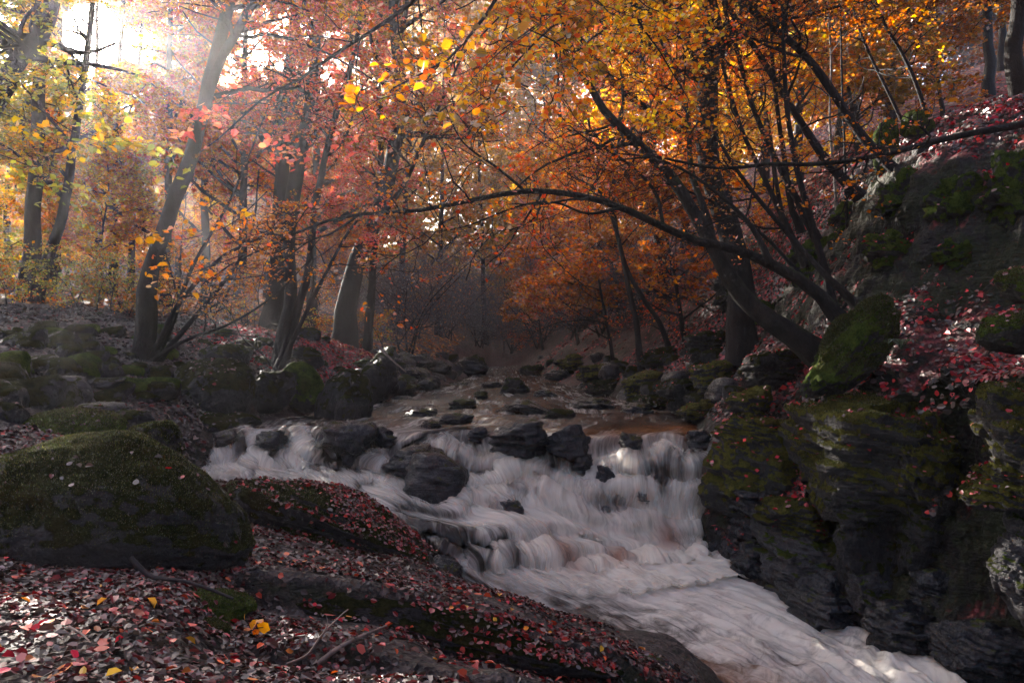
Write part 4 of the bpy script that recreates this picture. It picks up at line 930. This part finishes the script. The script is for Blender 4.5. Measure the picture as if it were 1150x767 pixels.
tree('leaning_tree','thin mossy limb slanting almost level across the right bank, low in front of the stems',
  [(pp((1262,108,9.3),(1200,124,9.2),(1150,139,9.1),(1095,149,9.05),(1050,159,9),(1000,172,8.95),(950,181,8.9),(905,185,8.9),(862,184,8.85),(815,189,8.8),(775,184,8.75),(735,176,8.7),(690,180,8.6)), .062, .012)],
  limb=(18,1.0), br=(4,.5), tw=(4,.3), leaf=(1,.065,['rust','orange']), t0=.4, zmin=1.2, mat=M_MBARK)
dW = 17.5
tree('twin_stem_tree','dark twin-stemmed slim tree on the right shore above the tilted ledges',
  [([ground_at(722, dW)] + pp((716,370,dW),(706,325,dW),(698,285,dW),(686,240,dW),(668,190,dW),(660,120,dW)), .085, .03),
   ([ground_at(756, dW)] + pp((742,365,dW),(722,335,dW),(703,300,dW),(692,255,dW),(690,200,dW),(700,120,dW)), .07, .025)],
  limb=(22,2.4), br=(5,1.1), tw=(5,.55), leaf=(6,.085,['rust','orange','red']), t0=.4, zmin=.9)
tree('bough_tree','tree leaning in from the top right, its long boughs hanging bright leaves towards the viewer',
  [(pp((1290,120,8.6),(1250,-60,8.4),(1180,-200,8.2),(1080,-330,7.8),(950,-420,7.2)), .2, .1),
   (pp((1050,-350,7.7),(860,-260,7),(700,-130,6.4),(590,-40,6.0),(545,22,5.7),(507,66,5.4),(470,86,5.2),(440,100,5.0)), .06, .006),
   (pp((860,-260,7),(680,-190,6.9),(540,-70,7),(469,0,7.1),(420,36,7.2),(375,64,7.3),(335,92,7.4),(296,111,7.5),(243,157,7.6),(222,172,7.6)), .05, .006),
   (pp((950,-420,7.2),(800,-180,6.6),(690,-60,6.2),(640,10,6),(590,60,5.8),(560,95,5.7)), .04, .006),
   (pp((860,-260,7),(760,-100,7.4),(712,0,7.6),(742,60,7.8),(772,110,7.9)), .03, .006)],
  limb=(64,1.0), br=(5,.55), tw=(4,.28), leaf=(4,.066,['olive','gold','yellow','orange']), t0=.5, zmin=1.75, mode='fold', flat=.35)

# near leaf sprays that hang in the open, each on its own visible twig
def spray(label, pts, n, pal, size=.066, sp=.12, r=.006, name='leaf_spray'):
    P = spline(pp(*pts), 14)
    root = empty(name, P[0], label, 'branch')
    g = Geo(); g.add(*tubes(P[None], np.linspace(r, .0015, 14)[None], 5))
    q, qr = lines(P[None], np.full((1,14), r*.6), 16, .38, 5, .15, .9, .3, -.03, .2, None, .6, .0013)
    q2, qr2 = lines(q, qr, 3, .18, 4, .2, .8, .3, -.04, .2, None, .6, .001)
    g.add(*tubes(q, qr, 4)); g.add(*tubes(q2, qr2, 3)); g.build('twigs', M_TWIG, root)
    A = np.concatenate([q.reshape(-1,3), q2.reshape(-1,3)]); P2 = A[R.integers(0, len(A), n)] + R.normal(0, sp*.35, (n,3))*np.array([1,1,.5])
    V, Fq, C = leaves(P2, size, palette(pal, n, .2), .62, 'fold', droop=-.45)
    child('leaves', V, Fq, M_LEAF, root, col=C, smooth=False)
spray('bright golden-orange leaf spray hanging at top centre, the most vivid leaves of the picture', [(560,20,4.7),(510,70,4.5),(465,100,4.3),(425,112,4.2),(392,136,4.2)], 80, 'gold', .062, .2)
spray('olive-orange leaf spray just right of the vivid golden one', [(600,30,5.2),(560,60,5.1),(525,95,5),(505,125,5),(490,145,4.9)], 60, 'olive', .07)
spray('orange-red leaves at the top, right of the golden sprays', [(650,-10,5.6),(610,25,5.5),(575,50,5.4),(540,62,5.4)], 70, 'fire', .06)
spray('yellow-green leaf spray hanging below the sun gap on the left', [(40,120,6.2),(85,150,6.3),(130,165,6.3),(168,182,6.2),(186,170,6.2)], 110, 'yellowgreen', .07)
spray('yellow leaf spray low at the left frame edge', [(-20,120,6.6),(40,140,6.5),(90,150,6.5),(140,158,6.4)], 90, 'yellow', .065)
spray('green-gold leaf spray under the yellow ones at the far left', [(-10,170,7),(40,190,7),(80,215,7),(100,245,7)], 100, 'yellowgreen', .07)
spray('salmon-red leaf spray beside the upper part of the leaning dark tree', [(330,60,7),(290,90,7),(255,108,6.9),(228,135,6.9),(215,160,6.9)], 110, 'salmon', .068)
spray('orange leaf spray in front of the trunk of the leaning dark tree', [(300,215,6.4),(262,250,6.3),(225,265,6.2),(190,270,6.2),(160,262,6.2)], 80, 'gold', .066)
spray('amber leaves dangling lowest in front of the leaning dark tree', [(275,285,6.3),(235,300,6.3),(205,310,6.2),(180,320,6.2)], 34, 'gold', .066)
spray('pink-red leaf spray in front of the forked grey stems', [(430,120,7.2),(385,150,7.2),(345,165,7.1),(310,175,7.1)], 90, 'salmon', .07)
spray('few orange leaves on a hanging twig above the far pool', [(640,235,8),(590,255,7.9),(560,262,7.9),(540,268,7.9)], 14, 'gold', .07)
spray('small red sprig left of the river bend', [(405,300,8),(430,335,8),(455,352,8),(468,366,8)], 20, 'fire', .07)

# ---- background trees
BG = [
 (-90,19,13,.8,.2,'yellow-green beech cut by the left frame edge',['yellowgreen','yellow']),
 (62,27,14,.5,.2,'yellow beech behind the tall straight trunk at the far left',['yellow','yellowgreen']),
 (112,31,14,-.3,.17,'slim far trunk, pale yellow crown, left of the leaning dark tree',['pale','yellow']),
 (126,27,13,.4,.19,'straight dark far trunk with pale orange crown, left of the leaning dark tree',['pale','orange']),
 (146,30,14,.6,.16,'narrow far trunk closest to the leaning dark tree on its left',['pale','yellow']),
 (8,34,15,.5,.2,'hazy green-gold tree deep in the far left wood',['yellowgreen','pale']),
 (185,26,14,.3,.2,'pale orange beech behind the leaning dark tree',['pale','orange']),
 (232,30,15,-.5,.22,'orange beech between the leaning dark tree and the forked stems',['orange','salmon','pale']),
 (268,25,14,.5,.2,'rusty red beech behind the thin fanned stems',['salmon','red','orange']),
 (350,29,15,.4,.22,'brown-red beech behind the forked grey stems',['rust','salmon']),
 (448,33,14,.8,.2,'olive-brown beech left of the river bend',['olive','rust']),
 (492,39,15,.4,.2,'dull olive beech high over the river bend',['olive','rust']),
 (545,47,16,-.6,.22,'amber-olive beech closing the end of the gorge',['olive','orange']),
 (622,42,15,-.8,.2,'brown beech over the right side of the river bend',['rust','olive']),
 (655,32,14,-1.6,.2,'orange beech leaning from the right slope towards the river bend',['orange','rust','fire']),
 (700,27,13,-1.8,.2,'fiery orange beech on the middle of the right slope',['fire','orange','yellow']),
 (745,23,13,-1.2,.2,'brightest orange-red beech, left of the massive trunk',['fire','orange','yellow']),
 (770,30,15,-.6,.2,'tall orange beech behind the brightest orange-red one',['yellow','fire','orange']),
 (815,25,13,.2,.2,'golden yellow beech glowing behind the massive trunk',['yellow','yellow','orange']),
 (858,29,14,.4,.2,'yellow-green beech behind the right bank clump',['yellow','yellowgreen']),
 (895,22,12,.5,.17,'orange-brown beech seen between the leaning stems',['yellow','orange','rust']),
 (945,26,14,.2,.2,'tawny beech behind the palest pole stem',['orange','yellow','olive']),
 (1000,21,12,.3,.18,'russet beech behind the leaf crest',['rust','orange']),
 (1110,25,13,-.3,.2,'dark orange beech behind the top right trunk',['orange','rust']),
 (1180,18,12,-.5,.2,'orange beech cut by the right frame edge',['orange','rust']),
 (960,32,15,.2,.2,'copper beech high behind the bowed stem',['orange','rust']),
 (1045,33,10,.2,.16,'thin grey-leaved tree in the pale gap at top right',['grey','grey','olive']),
 (1125,33,14,-.2,.2,'deep rust beech behind the top right trunk, higher up the hill',['rust','orange']),
 (1230,27,14,-.2,.2,'brown beech mostly cut off by the right frame edge',['rust','olive']),
 (400,44,16,.5,.22,'hazy rust beech deep behind the red leaf bank',['rust','pale']),
 (300,42,16,.2,.22,'hazy amber beech deep behind the forked stems',['pale','rust']),
 (200,45,17,.3,.22,'hazy yellow beech deep under the sun',['pale','yellow']),
]
for (px, D, h, lean, r, lab, pal) in BG:
    L_(px, D, h*1.28, lean, r*.85, lab, pal, low=.13 if px < 500 else .16, n=26, ln=4.0 if D > 24 else 3.4, lf=(11, .105 + D*.0022), br=(6,1.7), tw=(5,.85), group=G, twr=.004, dens=3.4, zmin=(1.2 if px < 480 else .8 if px < 640 else 1.6))
# bare twiggy shrubs of the shaded gorge
YB = [(-30,24,5,'yellow-green young beech filling the gap at the far left edge',['yellowgreen','yellow']),(75,33,6,'low golden young beech behind the far left terrace',['yellow','orange']),(110,24,5,'low orange young beech left of the leaning dark tree',['orange','yellow']),
 (200,31,6,'glowing orange young beech behind the fanned thin stems',['orange','pale']),(255,34,6,'low amber young beech between leaning tree and forked stems',['pale','orange']),(345,33,6,'low rust young beech behind the forked grey stems',['rust','orange']),(160,38,7,'low yellow young beech farthest under the sun',['yellow','pale']),
 (610,37,6,'low russet young beech at the right of the river bend',['rust','red']),(650,29,5,'low brown-red young beech between the bend and the tilted ledges',['rust','red']),(720,29,6,'russet young beech halfway up the right slope',['rust','orange']),(575,50,7,'dim olive young beech straight above the far water',['olive','rust']),(690,21,5,'low orange young beech on the right slope above the tilted ledges',['rust','orange']),(770,18,5,'low russet young beech under the massive trunk',['orange','rust']),(965,17,5,'yellow-brown young beech on the leaf crest behind the bowed stem',['olive','orange']),(1060,20,6,'rust young beech behind the crest stones',['rust','orange']),(880,18,6,'golden young beech behind the right bank clump',['yellow','orange'])]
for (px, D, h, lab, pal) in YB:
    L_(px, D, h, (.3 if px < 500 else -.8), .06, lab, pal, low=.1, n=18, ln=2.4, lf=(9, .10 + D*.002), br=(6,1.2), tw=(5,.6), group='young beeches under the tall trees', twr=.004, dens=2.2, name='young_beech', zmin=(.3 if px < 480 else 1.0))
SB = [(430,30,'left of the river bend'),(470,34,'behind the left shoal'),(505,40,'at the bend, left side'),(540,44,'straight above the far water'),(575,46,'deepest in the gorge'),(605,40,'at the bend, right side'),(640,33,'above the furthest tilted ledge'),(675,27,'on the lower right slope'),(720,24,'below the fiery orange beech'),(455,26,'over the green boulder of the left shoal'),(520,52,'highest in the closed end of the gorge')]
for px, D, lab in SB:
    g0 = ground_at(px, D); st = []
    for q in range(5):
        a = R.uniform(0, 2*PI); v = np.array([math.cos(a)*.7, math.sin(a)*.5, 1.3])
        st.append(([g0 + [R.normal(0,.2),R.normal(0,.2),0], g0 + v*1.2 + R.normal(0,.15,3), g0 + v*np.array([1.4,1.4,1])*R.uniform(2,2.8)], .045, .012))
    tree('bare_shrub', 'grey-brown twiggy shrub ' + lab, st, limb=(48,2.1), br=(7,1.2), tw=(6,.6), leaf=(1,.07,['grey','rust']), t0=.1, cat='shrub', group='bare shrubs of the gorge', mat=M_FBARK, twigmat=M_GTWIG, sides=5, twr=.0065, zmin=-1.0)
# low twigs and fallen brush across the right slope
for px, py, lab in [(665,355,'brush of thin fallen twigs under the orange beech on the right slope'),(720,345,'brush of thin fallen twigs left of the twin-stemmed tree'),(805,330,'brush of thin fallen twigs by the furthest mound'),(610,385,'brush of thin fallen twigs at the right of the river bend')]:
    P = hit(px, py); st = []
    for q in range(6):
        a = R.uniform(-.6, .6); L1 = R.uniform(1.2, 2.6)
        o = P + np.array([R.normal(0,.7), R.normal(0,.7), .0]); o[2] = float(H(o[0], o[1])) + .05
        st.append(([o, o + np.array([-math.cos(a)*L1*.5, math.sin(a)*L1*.4, .35]), o + np.array([-math.cos(a)*L1, math.sin(a)*L1*.7, R.uniform(.2,.8)])], .03, .008))
    tree('brushwood', lab, st, limb=(24,1.1), br=(4,.6), tw=(4,.35), leaf=(2,.08,['rust','red']), t0=.1, cat='shrub', group='brushwood of the right slope', sides=5, mat=M_FBARK, twr=.004)

for px, D, lab in [(70,21,'by the tall straight trunk at the far left'),(120,19,'under the slim far trunks'),(205,20,'right of the leaning dark tree, on the terrace'),(255,22,'behind the fanned thin stems'),(345,23,'behind the forked grey stems'),(15,17,'at the left frame edge on the terrace')]:
    P = ground_at(px, D); st = []
    for q in range(7):
        a = R.uniform(0, 2*PI); L1 = R.uniform(.7, 1.6)
        o = P + np.array([R.normal(0,.8), R.normal(0,.6), 0]); o[2] = float(H(o[0], o[1])) - .03
        st.append(([o, o + np.array([math.cos(a)*L1*.25, math.sin(a)*L1*.25, L1*.6]), o + np.array([math.cos(a)*L1*.6, math.sin(a)*L1*.5, L1])], .018, .006))
    tree('undergrowth_shrub', 'low leafy shrub ' + lab, st, limb=(28,.9), br=(5,.5), tw=(4,.3), leaf=(4,.085,['olive','orange','yellowgreen']), t0=.1, cat='shrub', group='low shrubs of the left terrace', sides=5, twr=.003)
# far wood that reads as one mass
g = Geo()
far = []
for _ in range(620):
    px = R.uniform(-150, 1300); D = R.uniform(50, 118)
    if px < 360: D = R.uniform(78, 128); top = .30*D
    else: top = .52*D
    x = (px - CX)/F*D; z0 = float(H(x, D))
    z = z0 + (max(top - z0, 6) * R.random()**.8) + 1.0
    far.append((x, D, z, px))
for _ in range(46):
    px = R.uniform(425, 640); D = R.uniform(50, 62); far.append(((px - CX)/F*D, D, R.uniform(3, 17), px))
for _ in range(70):
    px = R.uniform(-120, 400); D = R.uniform(62, 105); x = (px - CX)/F*D; far.append((x, D, float(H(x, D)) + R.uniform(.5, 5.5), px))
for x, y, z, px in far:
    n = 560
    pal = 'pale' if px < 250 else 'rust' if px < 430 else 'olive' if px < 600 else 'orange' if px < 780 else 'yellow' if px < 900 else 'rust'
    if 1030 < px < 1100: pal = 'grey'
    c = np.array([x, y, z]); d = nrm(R.normal(0,1,(n,3)))*R.uniform(.25,1,(n,1))**.5; s = y/75
    P = c + d*np.array([4.2,4.2,4.4])*s * (1 + .35*fbm(d*1.7 + x, 3)[:,None])
    k = keep(P)
    V, Q, C = leaves(P[k], .50*s, palette(pal, n, .35)[k], .5)
    g.add(V, Q, C)
# more of the wood, unseen over and behind the viewpoint, added to cut skylight
cc = [(x, y, z, 2.6, 1.5) for x, y, z in zip(R.uniform(-16, 16, 40), R.uniform(-9, 7, 40), R.uniform(9.5, 15, 40)) if not (-2.5 < x < 4.5)]
cc += [(x, y, z, 3.4, 4.0) for x, y, z in zip(R.uniform(-24, 24, 60), R.uniform(-24, -9, 60), R.uniform(1.5, 13, 60))]
cc += [(sx*x, y, z, 3.2, 3.8) for sx, x, y, z in zip(R.choice([-1,1], 30), R.uniform(15, 26, 30), R.uniform(-12, 9, 30), R.uniform(4, 14, 30))]
for x, y, z, rx, rz_ in cc:
    n = 430; d = nrm(R.normal(0,1,(n,3)))*R.uniform(.2,1,(n,1))**.5
    P = np.array([x,y,z]) + d*np.array([rx,rx,rz_])*(1 + .35*fbm(d*1.7 + x, 3)[:,None]); k = keep(P) & (P[:,1]*.52 + .3 < P[:,2] + 30*(P[:,1] < 0))
    V, Q, C = leaves(P[k], .38, palette('rust', n, .35)[k], .6); g.add(V, Q, C)
wood = g.build('woodland', M_LEAF, smooth=False)
tag(wood, 'far autumn wood on the slopes behind the gorge', 'woodland', kind='stuff')

# ------------------------------------------------------------------ leaf litter
LG = Geo()
def scatter(n, x0, x1, y0, y1, size, pal, dens=None, up=.8, lift=.012, mode='fold', minz=None):
    x = R.uniform(x0, x1, n); y = R.uniform(y0, y1, n)
    k = np.ones(n, bool) if dens is None else R.random(n) < dens(x, y)
    x, y = x[k], y[k]; z = H(x, y); k = ~in_water(x, y, z); x, y, z = x[k], y[k], z[k]
    px = x/y*F + CX; k = (px > -80) & (px < 1230); x, y, z = x[k], y[k], z[k]
    N = slope_n(x, y); k = (N[:,2] > (minz if minz else np.where((x > 2.8) & (y < 8.5), .58, .40))); x, y, z, N = x[k], y[k], z[k], N[k]
    P = np.stack([x,y,z],-1) + N*(lift + R.uniform(0,.02,(len(x),1)))
    if callable(pal):
        C = pal(x, y)
    else: C = palette(pal, len(P), .35)
    LG.add(*leaves(P, size, C, up, mode, N, droop=-.02))
patch = lambda s, o: (lambda x, y: np.clip(.55 + 1.1*vnoise(np.stack([x*s, y*s, x*0+o], -1)), .08, 1))
def mixc(a, bnm, pr):
    def f(x, y):
        n = len(x); m = R.random(n) < pr(x, y); C = palette(a, n, .38); C[m] = palette(bnm, int(m.sum()), .35); return C
    return f
nearred = mixc('litter', 'litterred', lambda x, y: np.clip(.16 + .32*vnoise(np.stack([x*.9,y*.9,x*0],-1)) + .35*np.clip((x+.8)/1.2, 0, 1), .05, .8))
scatter(62000, -3.4, 2.4, 2.5, 5.2, .040, nearred, (lambda x, y: np.clip(.42 + 1.5*vnoise(np.stack([x*1.5, y*1.5, x*0+3], -1)), .04, 1)))
scatter(38000, -4.5, 2.2, 5.0, 8.6, .046, nearred, patch(1.3,5))
scatter(1500, -3.2, 2.0, 2.5, 5.5, .046, 'crimson', patch(2.2,8), lift=.02)
scatter(240, -3.0, 2.0, 2.5, 5.5, .05, 'red', None, lift=.025)
scatter(70, -3.0, 2.0, 2.5, 6, .05, 'gold', None, lift=.025)
scatter(40000, -12, -2.5, 8, 22, .075, 'litterdark', patch(.9,9))
scatter(16000, -12, -2.5, 8, 22, .075, 'litter', patch(.7,19))
scatter(26000, -7.6, -2.6, 15, 24, .085, 'crimson', lambda x, y: redness(x, y))
scatter(70000, 3.2, 8.5, 4.2, 10, .060, 'crimson', lambda x, y: np.clip(np.clip((x-3.4)*2,0,1)*np.clip(.35 + 1.6*vnoise(np.stack([x*.8,y*.8,x*0+4],-1)) + 1.2*((x>4.0)&(x<5.9)&(y<7.6)), .05, 1), 0, 1))
scatter(90000, 3.2, 14, 8.5, 20, .080, mixc('crimson','litterdark', lambda x,y: .45+0*x), patch(.55,14))
scatter(40000, 1.0, 16, 18, 34, .12, mixc('crimson','litterred', lambda x,y: .5+0*x), patch(.5,15), mode='kite')
scatter(34000, -34, -3, 19, 46, .17, mixc('rust','orange', lambda x,y: .35+0*x), None, mode='kite')
scatter(26000, 7, 30, 14, 40, .17, mixc('crimson','rust', lambda x,y: .4+0*x), None, mode='kite')
scatter(34000, 4.2, 9, 7.2, 13.5, .07, mixc('crimson','litterdark', lambda x,y: .4+0*x), patch(1.1,33), minz=.25)
for Wd, Fc, dens in ROCKS:
    A, B_, C_ = Wd[Fc[:,0]], Wd[Fc[:,1]], Wd[Fc[:,2]]; cr = np.cross(B_-A, C_-A); ar = np.linalg.norm(cr,axis=1)/2; n = nrm(cr)
    cen = Wd.mean(0); wgt = ar*np.clip((n[:,2]-.45)*2.2, 0, 1)
    if wgt.sum() <= 0: continue
    per = 900 if cen[1] < 7.5 else 420 if cen[1] < 12 else 220
    cnt = int(min(9000, wgt.sum()*per*dens*.5))
    if cnt < 1: continue
    f = R.choice(len(Fc), cnt, p=wgt/wgt.sum()); u, v = R.random(cnt), R.random(cnt); sw = u+v>1; u[sw],v[sw] = 1-u[sw],1-v[sw]
    P = A[f]+u[:,None]*(B_-A)[f]+v[:,None]*(C_-A)[f] + n[f]*.012
    cl = .5 + .9*vnoise(P*2.1); kk = R.random(cnt) < np.clip(cl*1.5,.1,1); P = P[kk]; nn = n[f][kk]
    right = cen[0] > 3.0
    C = palette('crimson' if right else 'litterred' if dens > 1.5 else 'litter', len(P), .35)
    LG.add(*leaves(P, .042 if cen[1] < 8 else .06, C, .78, 'fold' if cen[1] < 9 else 'kite', nn, droop=-.02))
lit = LG.build('leaf_litter', M_LITT, smooth=False)
tag(lit, 'fallen beech leaves carpeting the banks and rocks', 'leaf litter', kind='stuff')

# single bright leaves and sticks that stand out
def lone(label, px, py, size, col, d=None, lift=.02, tilt=.75, group=None):
    p = hit(px, py) if d is None else at(px, py, d)
    p = p + np.array([0,-.01,lift])
    V, Q, C = leaves(p[None], size, np.array([col]), tilt, 'fold')
    o = mk('fallen_leaf', V, Q, M_LITT, col=C, smooth=False, loc=p); return tag(o, label, 'leaf', group)
gold = (.66,.30,.02); orng = (.66,.17,.02); redc = (.5,.035,.04); yel = (.62,.42,.05)
lone('large orange leaf lying at the bottom edge, left of centre of the foreground litter', 68, 758, .085, orng)
lone('golden-orange leaf at the bottom edge right of the large orange one', 152, 758, .08, gold)
lone('yellow leaf lying flat left of the small mossy stone', 168, 706, .065, yel)
lone('orange leaf in the litter below the huge boulder', 146, 676, .06, orng)
lone('brown-gold leaf in the litter close under the huge boulder', 110, 662, .06, gold)
lone('pink-orange leaf stuck on the right shoulder of the huge boulder', 206, 546, .055, (.4,.07,.04), d=4.25, lift=.06)
lone('red leaf stuck near the top ridge of the huge boulder', 190, 536, .05, redc, d=4.3, lift=.06)
lone('gold leaf on the leaf-strewn slab beside the pool', 466, 684, .075, gold)
lone('yellow leaf at the very bottom right of the slab', 742, 762, .07, yel)
lone('red leaf beside the seedling', 262, 726, .06, redc)
lone('crimson leaf at the bottom edge under the sticks', 205, 762, .07, redc)
def stick(label, pts, r, branches=(), mat=None):
    P = spline([at(*p) for p in pts], 16); g = Geo(); g.add(*tubes(P[None], np.linspace(r, r*.45, 16)[None], 7, 3, .15))
    for bp in branches:
        q = spline([at(*p) for p in bp], 8); g.add(*tubes(q[None], np.linspace(r*.5, r*.2, 8)[None], 5))
    c = P.mean(0); V = np.concatenate(g.V); o = mk('fallen_stick', V, np.concatenate(g.F), mat or M_DEAD, loc=c)
    return tag(o, label, 'stick')
def gp(px, py, up=.03):
    p = hit(px, py); return (px, py - up*F/p[1], p[1] - .02)
stick('pale dead stick lying in the bottom litter, curved at its right end', [gp(356,752),gp(378,735),gp(402,722),gp(434,713,.06)], .014)
a0 = gp(322,752); stick('thin forked twig standing up from the bottom litter', [a0,(345,735,a0[2]),(362,712,a0[2]),(386,688,a0[2]),(391,684,a0[2])], .008, [[(362,712,a0[2]),(368,700,a0[2]),(366,690,a0[2])]])
a1 = gp(148,632,.0); stick('dark broken branch lying along the foot of the huge boulder', [(146,626,3.95),(160,640,3.95),(172,648,3.93),(205,652,3.9),(232,660,3.88),(262,672,3.85)], .016, [], M_TWIG)
stick('thin twig lying in the left foreground litter', [gp(78,712),gp(92,720),gp(102,730)], .006)
# driftwood on the shoal
e0 = hit(455, 428); stick('pale bare pole resting on the pyramid boulder, pointing down to the shoal', [(424,388,16.2),(438,402,16),(456,418,15.8)], .03)
e1 = hit(470,432); stick('sun-bleached driftwood lying on the left shoal', [gp(452,434,.1),gp(470,432,.12),gp(492,436,.1)], .05, [], M_PBARK)
# seedling with yellow leaves
p = at(281, 724, 3.75); p[2] = float(H(p[0], p[1]))
sd = empty('seedling', p, 'young seedling with yellow and orange leaves beside the small mossy stone', 'plant')
g = Geo(); S = [spline([p, p + [.005,0,.05], p + q], 6) for q in ([-.03,0,.12],[.05,0,.10],[.025,-.01,.085],[.07,0,.065],[-.005,0,.06],[.03,0,.04])]
g.add(*tubes(np.stack(S), np.full((6,6),.0022), 4)); g.build('stem', M_TWIG, sd)
tip = np.array([s[-1] for s in S]); V, Q, C = leaves(tip, .062, np.array([gold, gold, gold, gold, orng, orng]), .5, 'fold', droop=.4); child('leaves', V, Q, M_LEAF, sd, col=C, smooth=False)
# ferns
def fern(label, c, n, ln, colr):
    root = empty('fern', c, label, 'plant'); g = Geo(); gl = Geo()
    for q in range(n):
        a = q/n*2*PI + R.uniform(-.3,.3); d = np.array([math.cos(a), math.sin(a), 0])
        P = spline([c, c + d*ln*.35 + [0,0,ln*.45], c + d*ln*.75 + [0,0,ln*.5], c + d*ln + [0,0,ln*.3]], 18)
        g.add(*tubes(P[None], np.linspace(.004,.001,18)[None], 4))
        T = nrm(np.gradient(P, axis=0)); S_ = nrm(np.cross(T, [0,0,1.]))
        for sgn in (-1, 1):
            L = ln*.26*np.sin(np.linspace(.35, PI-.05, 18))[:,None]; w = .018*ln/.35
            tipv = P + S_*sgn*L + T*L*.35; b0 = P - T*w*.5; b1 = P + T*w*.5; m0 = (b0+tipv)/2 - T*w*.6; m1 = (b1+tipv)/2 + T*w*.5
            V = np.stack([b0, m0, tipv, m1], 1).reshape(-1,3); gl.add(V, np.arange(len(V)).reshape(-1,4), np.repeat(np.array([colr])*np.exp(R.normal(0,.15,(18,1))), 4, 0))
    g.build('stalk', M_TWIG, root); gl.build('fronds', M_MOSS, root, smooth=False)
f0 = at(1012, 392, 7.3); f0[2] = max(f0[2], float(H(f0[0], f0[1])) - .02)
fern('small grey-green fern beside the tall green boulder', f0, 7, .20, (.05,.07,.035))
# hanging roots of the right bank
gp_ = [(968,262,9.6),(990,282,9.0),(1010,232,9.5),(1048,252,8.6),(880,330,9.6),(905,352,9.3),(850,350,9.9),(1075,262,8.2),(940,340,9.2),(985,330,8.9)]
lab_r = ['under the foot of the bowed stem','beside the stone behind the tall boulder','below the leaning stems','across the dark hump','left of the curved trunk','at the curved trunk','over the hollow-sided mound','near the shadowed mossy hump','between trunk and tall boulder','above the tall boulder']
for (px, py, D), lb in zip(gp_, lab_r):
    p0 = hit(px, py); st = []
    for q in range(7):
        x = px + R.normal(0, 9); 
        a = hit(x, py + R.normal(0,4)); b_ = hit(x + R.normal(0,10), py + 22); c_ = hit(x + R.normal(-4,14), py + 50)
        st.append(spline([a + [0,-.06,.04], b_ + [0,-.08,.03], c_ + [0,-.06,.02]], 10))
    g = Geo(); g.add(*tubes(np.stack(st), np.full((7,1), .018)*np.linspace(1.3,.4,10)[None], 5))
    V = np.concatenate(g.V); tag(mk('tree_root', V, np.concatenate(g.F), M_MBARK, loc=p0), 'tangle of mossy roots ' + lb + ' on the dark right bank', 'roots', 'bare roots of the right bank')

# ------------------------------------------------------------------ air, light, camera
hz_top = 62.0
hb = np.array([(x, y, z) for x in (-149, 149) for y in (-6.5, 157) for z in (-5.5, hz_top)])
hb = np.array([(x, y, z) for x in (-260, 260) for y in (-40, 200) for z in (-6.0, hz_top)])
hf = np.array([(0,1,3,2),(4,6,7,5),(0,4,5,1),(2,3,7,6),(0,2,6,4),(1,5,7,3)])
m, nt, out = newmat('haze air'); v = nt.nodes.new('ShaderNodeVolumePrincipled')
v.inputs['Color'].default_value = (.95,.96,1.0,1); v.inputs['Density'].default_value = HAZE; v.inputs['Anisotropy'].default_value = .75
nt.links.new(v.outputs[0], out.inputs['Volume'])
tag(mk('haze', hb, hf, m, smooth=False), kind='stuff')

w = bpy.data.worlds.new('World'); scn.world = w; w.use_nodes = True
nt = w.node_tree; nt.nodes.clear()
sky = nt.nodes.new('ShaderNodeTexSky'); sky.sky_type = 'NISHITA'; sky.sun_disc = False
el = math.asin(SUN[2]); az = math.atan2(SUN[0], SUN[1])
sky.sun_elevation = el; sky.sun_rotation = az; sky.air_density = .7; sky.dust_density = 4.0; sky.ozone_density = .6
bg = nt.nodes.new('ShaderNodeBackground'); bg.inputs['Strength'].default_value = SKY
wo = nt.nodes.new('ShaderNodeOutputWorld'); nt.links.new(sky.outputs[0], bg.inputs[0]); nt.links.new(bg.outputs[0], wo.inputs[0])
sl = bpy.data.lights.new('sun', 'SUN'); sl.energy = SUNE; sl.angle = math.radians(.5); sl.color = (1.0,.90,.80)
so = bpy.data.objects.new('sun', sl); COL.objects.link(so); so.rotation_euler = Vector(SUN).to_track_quat('Z','Y').to_euler()
cam = bpy.data.cameras.new('camera'); cam.sensor_width = 36; cam.lens = F/1150*36; cam.clip_start = .05; cam.clip_end = 1000
co = bpy.data.objects.new('camera', cam); COL.objects.link(co); co.location = (0,0,0); co.rotation_euler = (PI/2,0,0); scn.camera = co
vs = scn.view_settings; vs.view_transform = 'Standard'; vs.look = 'None'; vs.gamma = 1; vs.exposure = EXPO; vs.use_curve_mapping = False
scn.render.engine = 'CYCLES'
cy = scn.cycles; cy.use_denoising = True; cy.max_bounces = 6; cy.diffuse_bounces = 3; cy.glossy_bounces = 2; cy.transmission_bounces = 4; cy.transparent_max_bounces = 10; cy.volume_bounces = 1
cy.sample_clamp_indirect = 6; cy.caustics_reflective = False; cy.caustics_refractive = False
try: cy.denoiser = 'OPENIMAGEDENOISE'; cy.denoising_prefilter = 'ACCURATE'
except Exception: pass
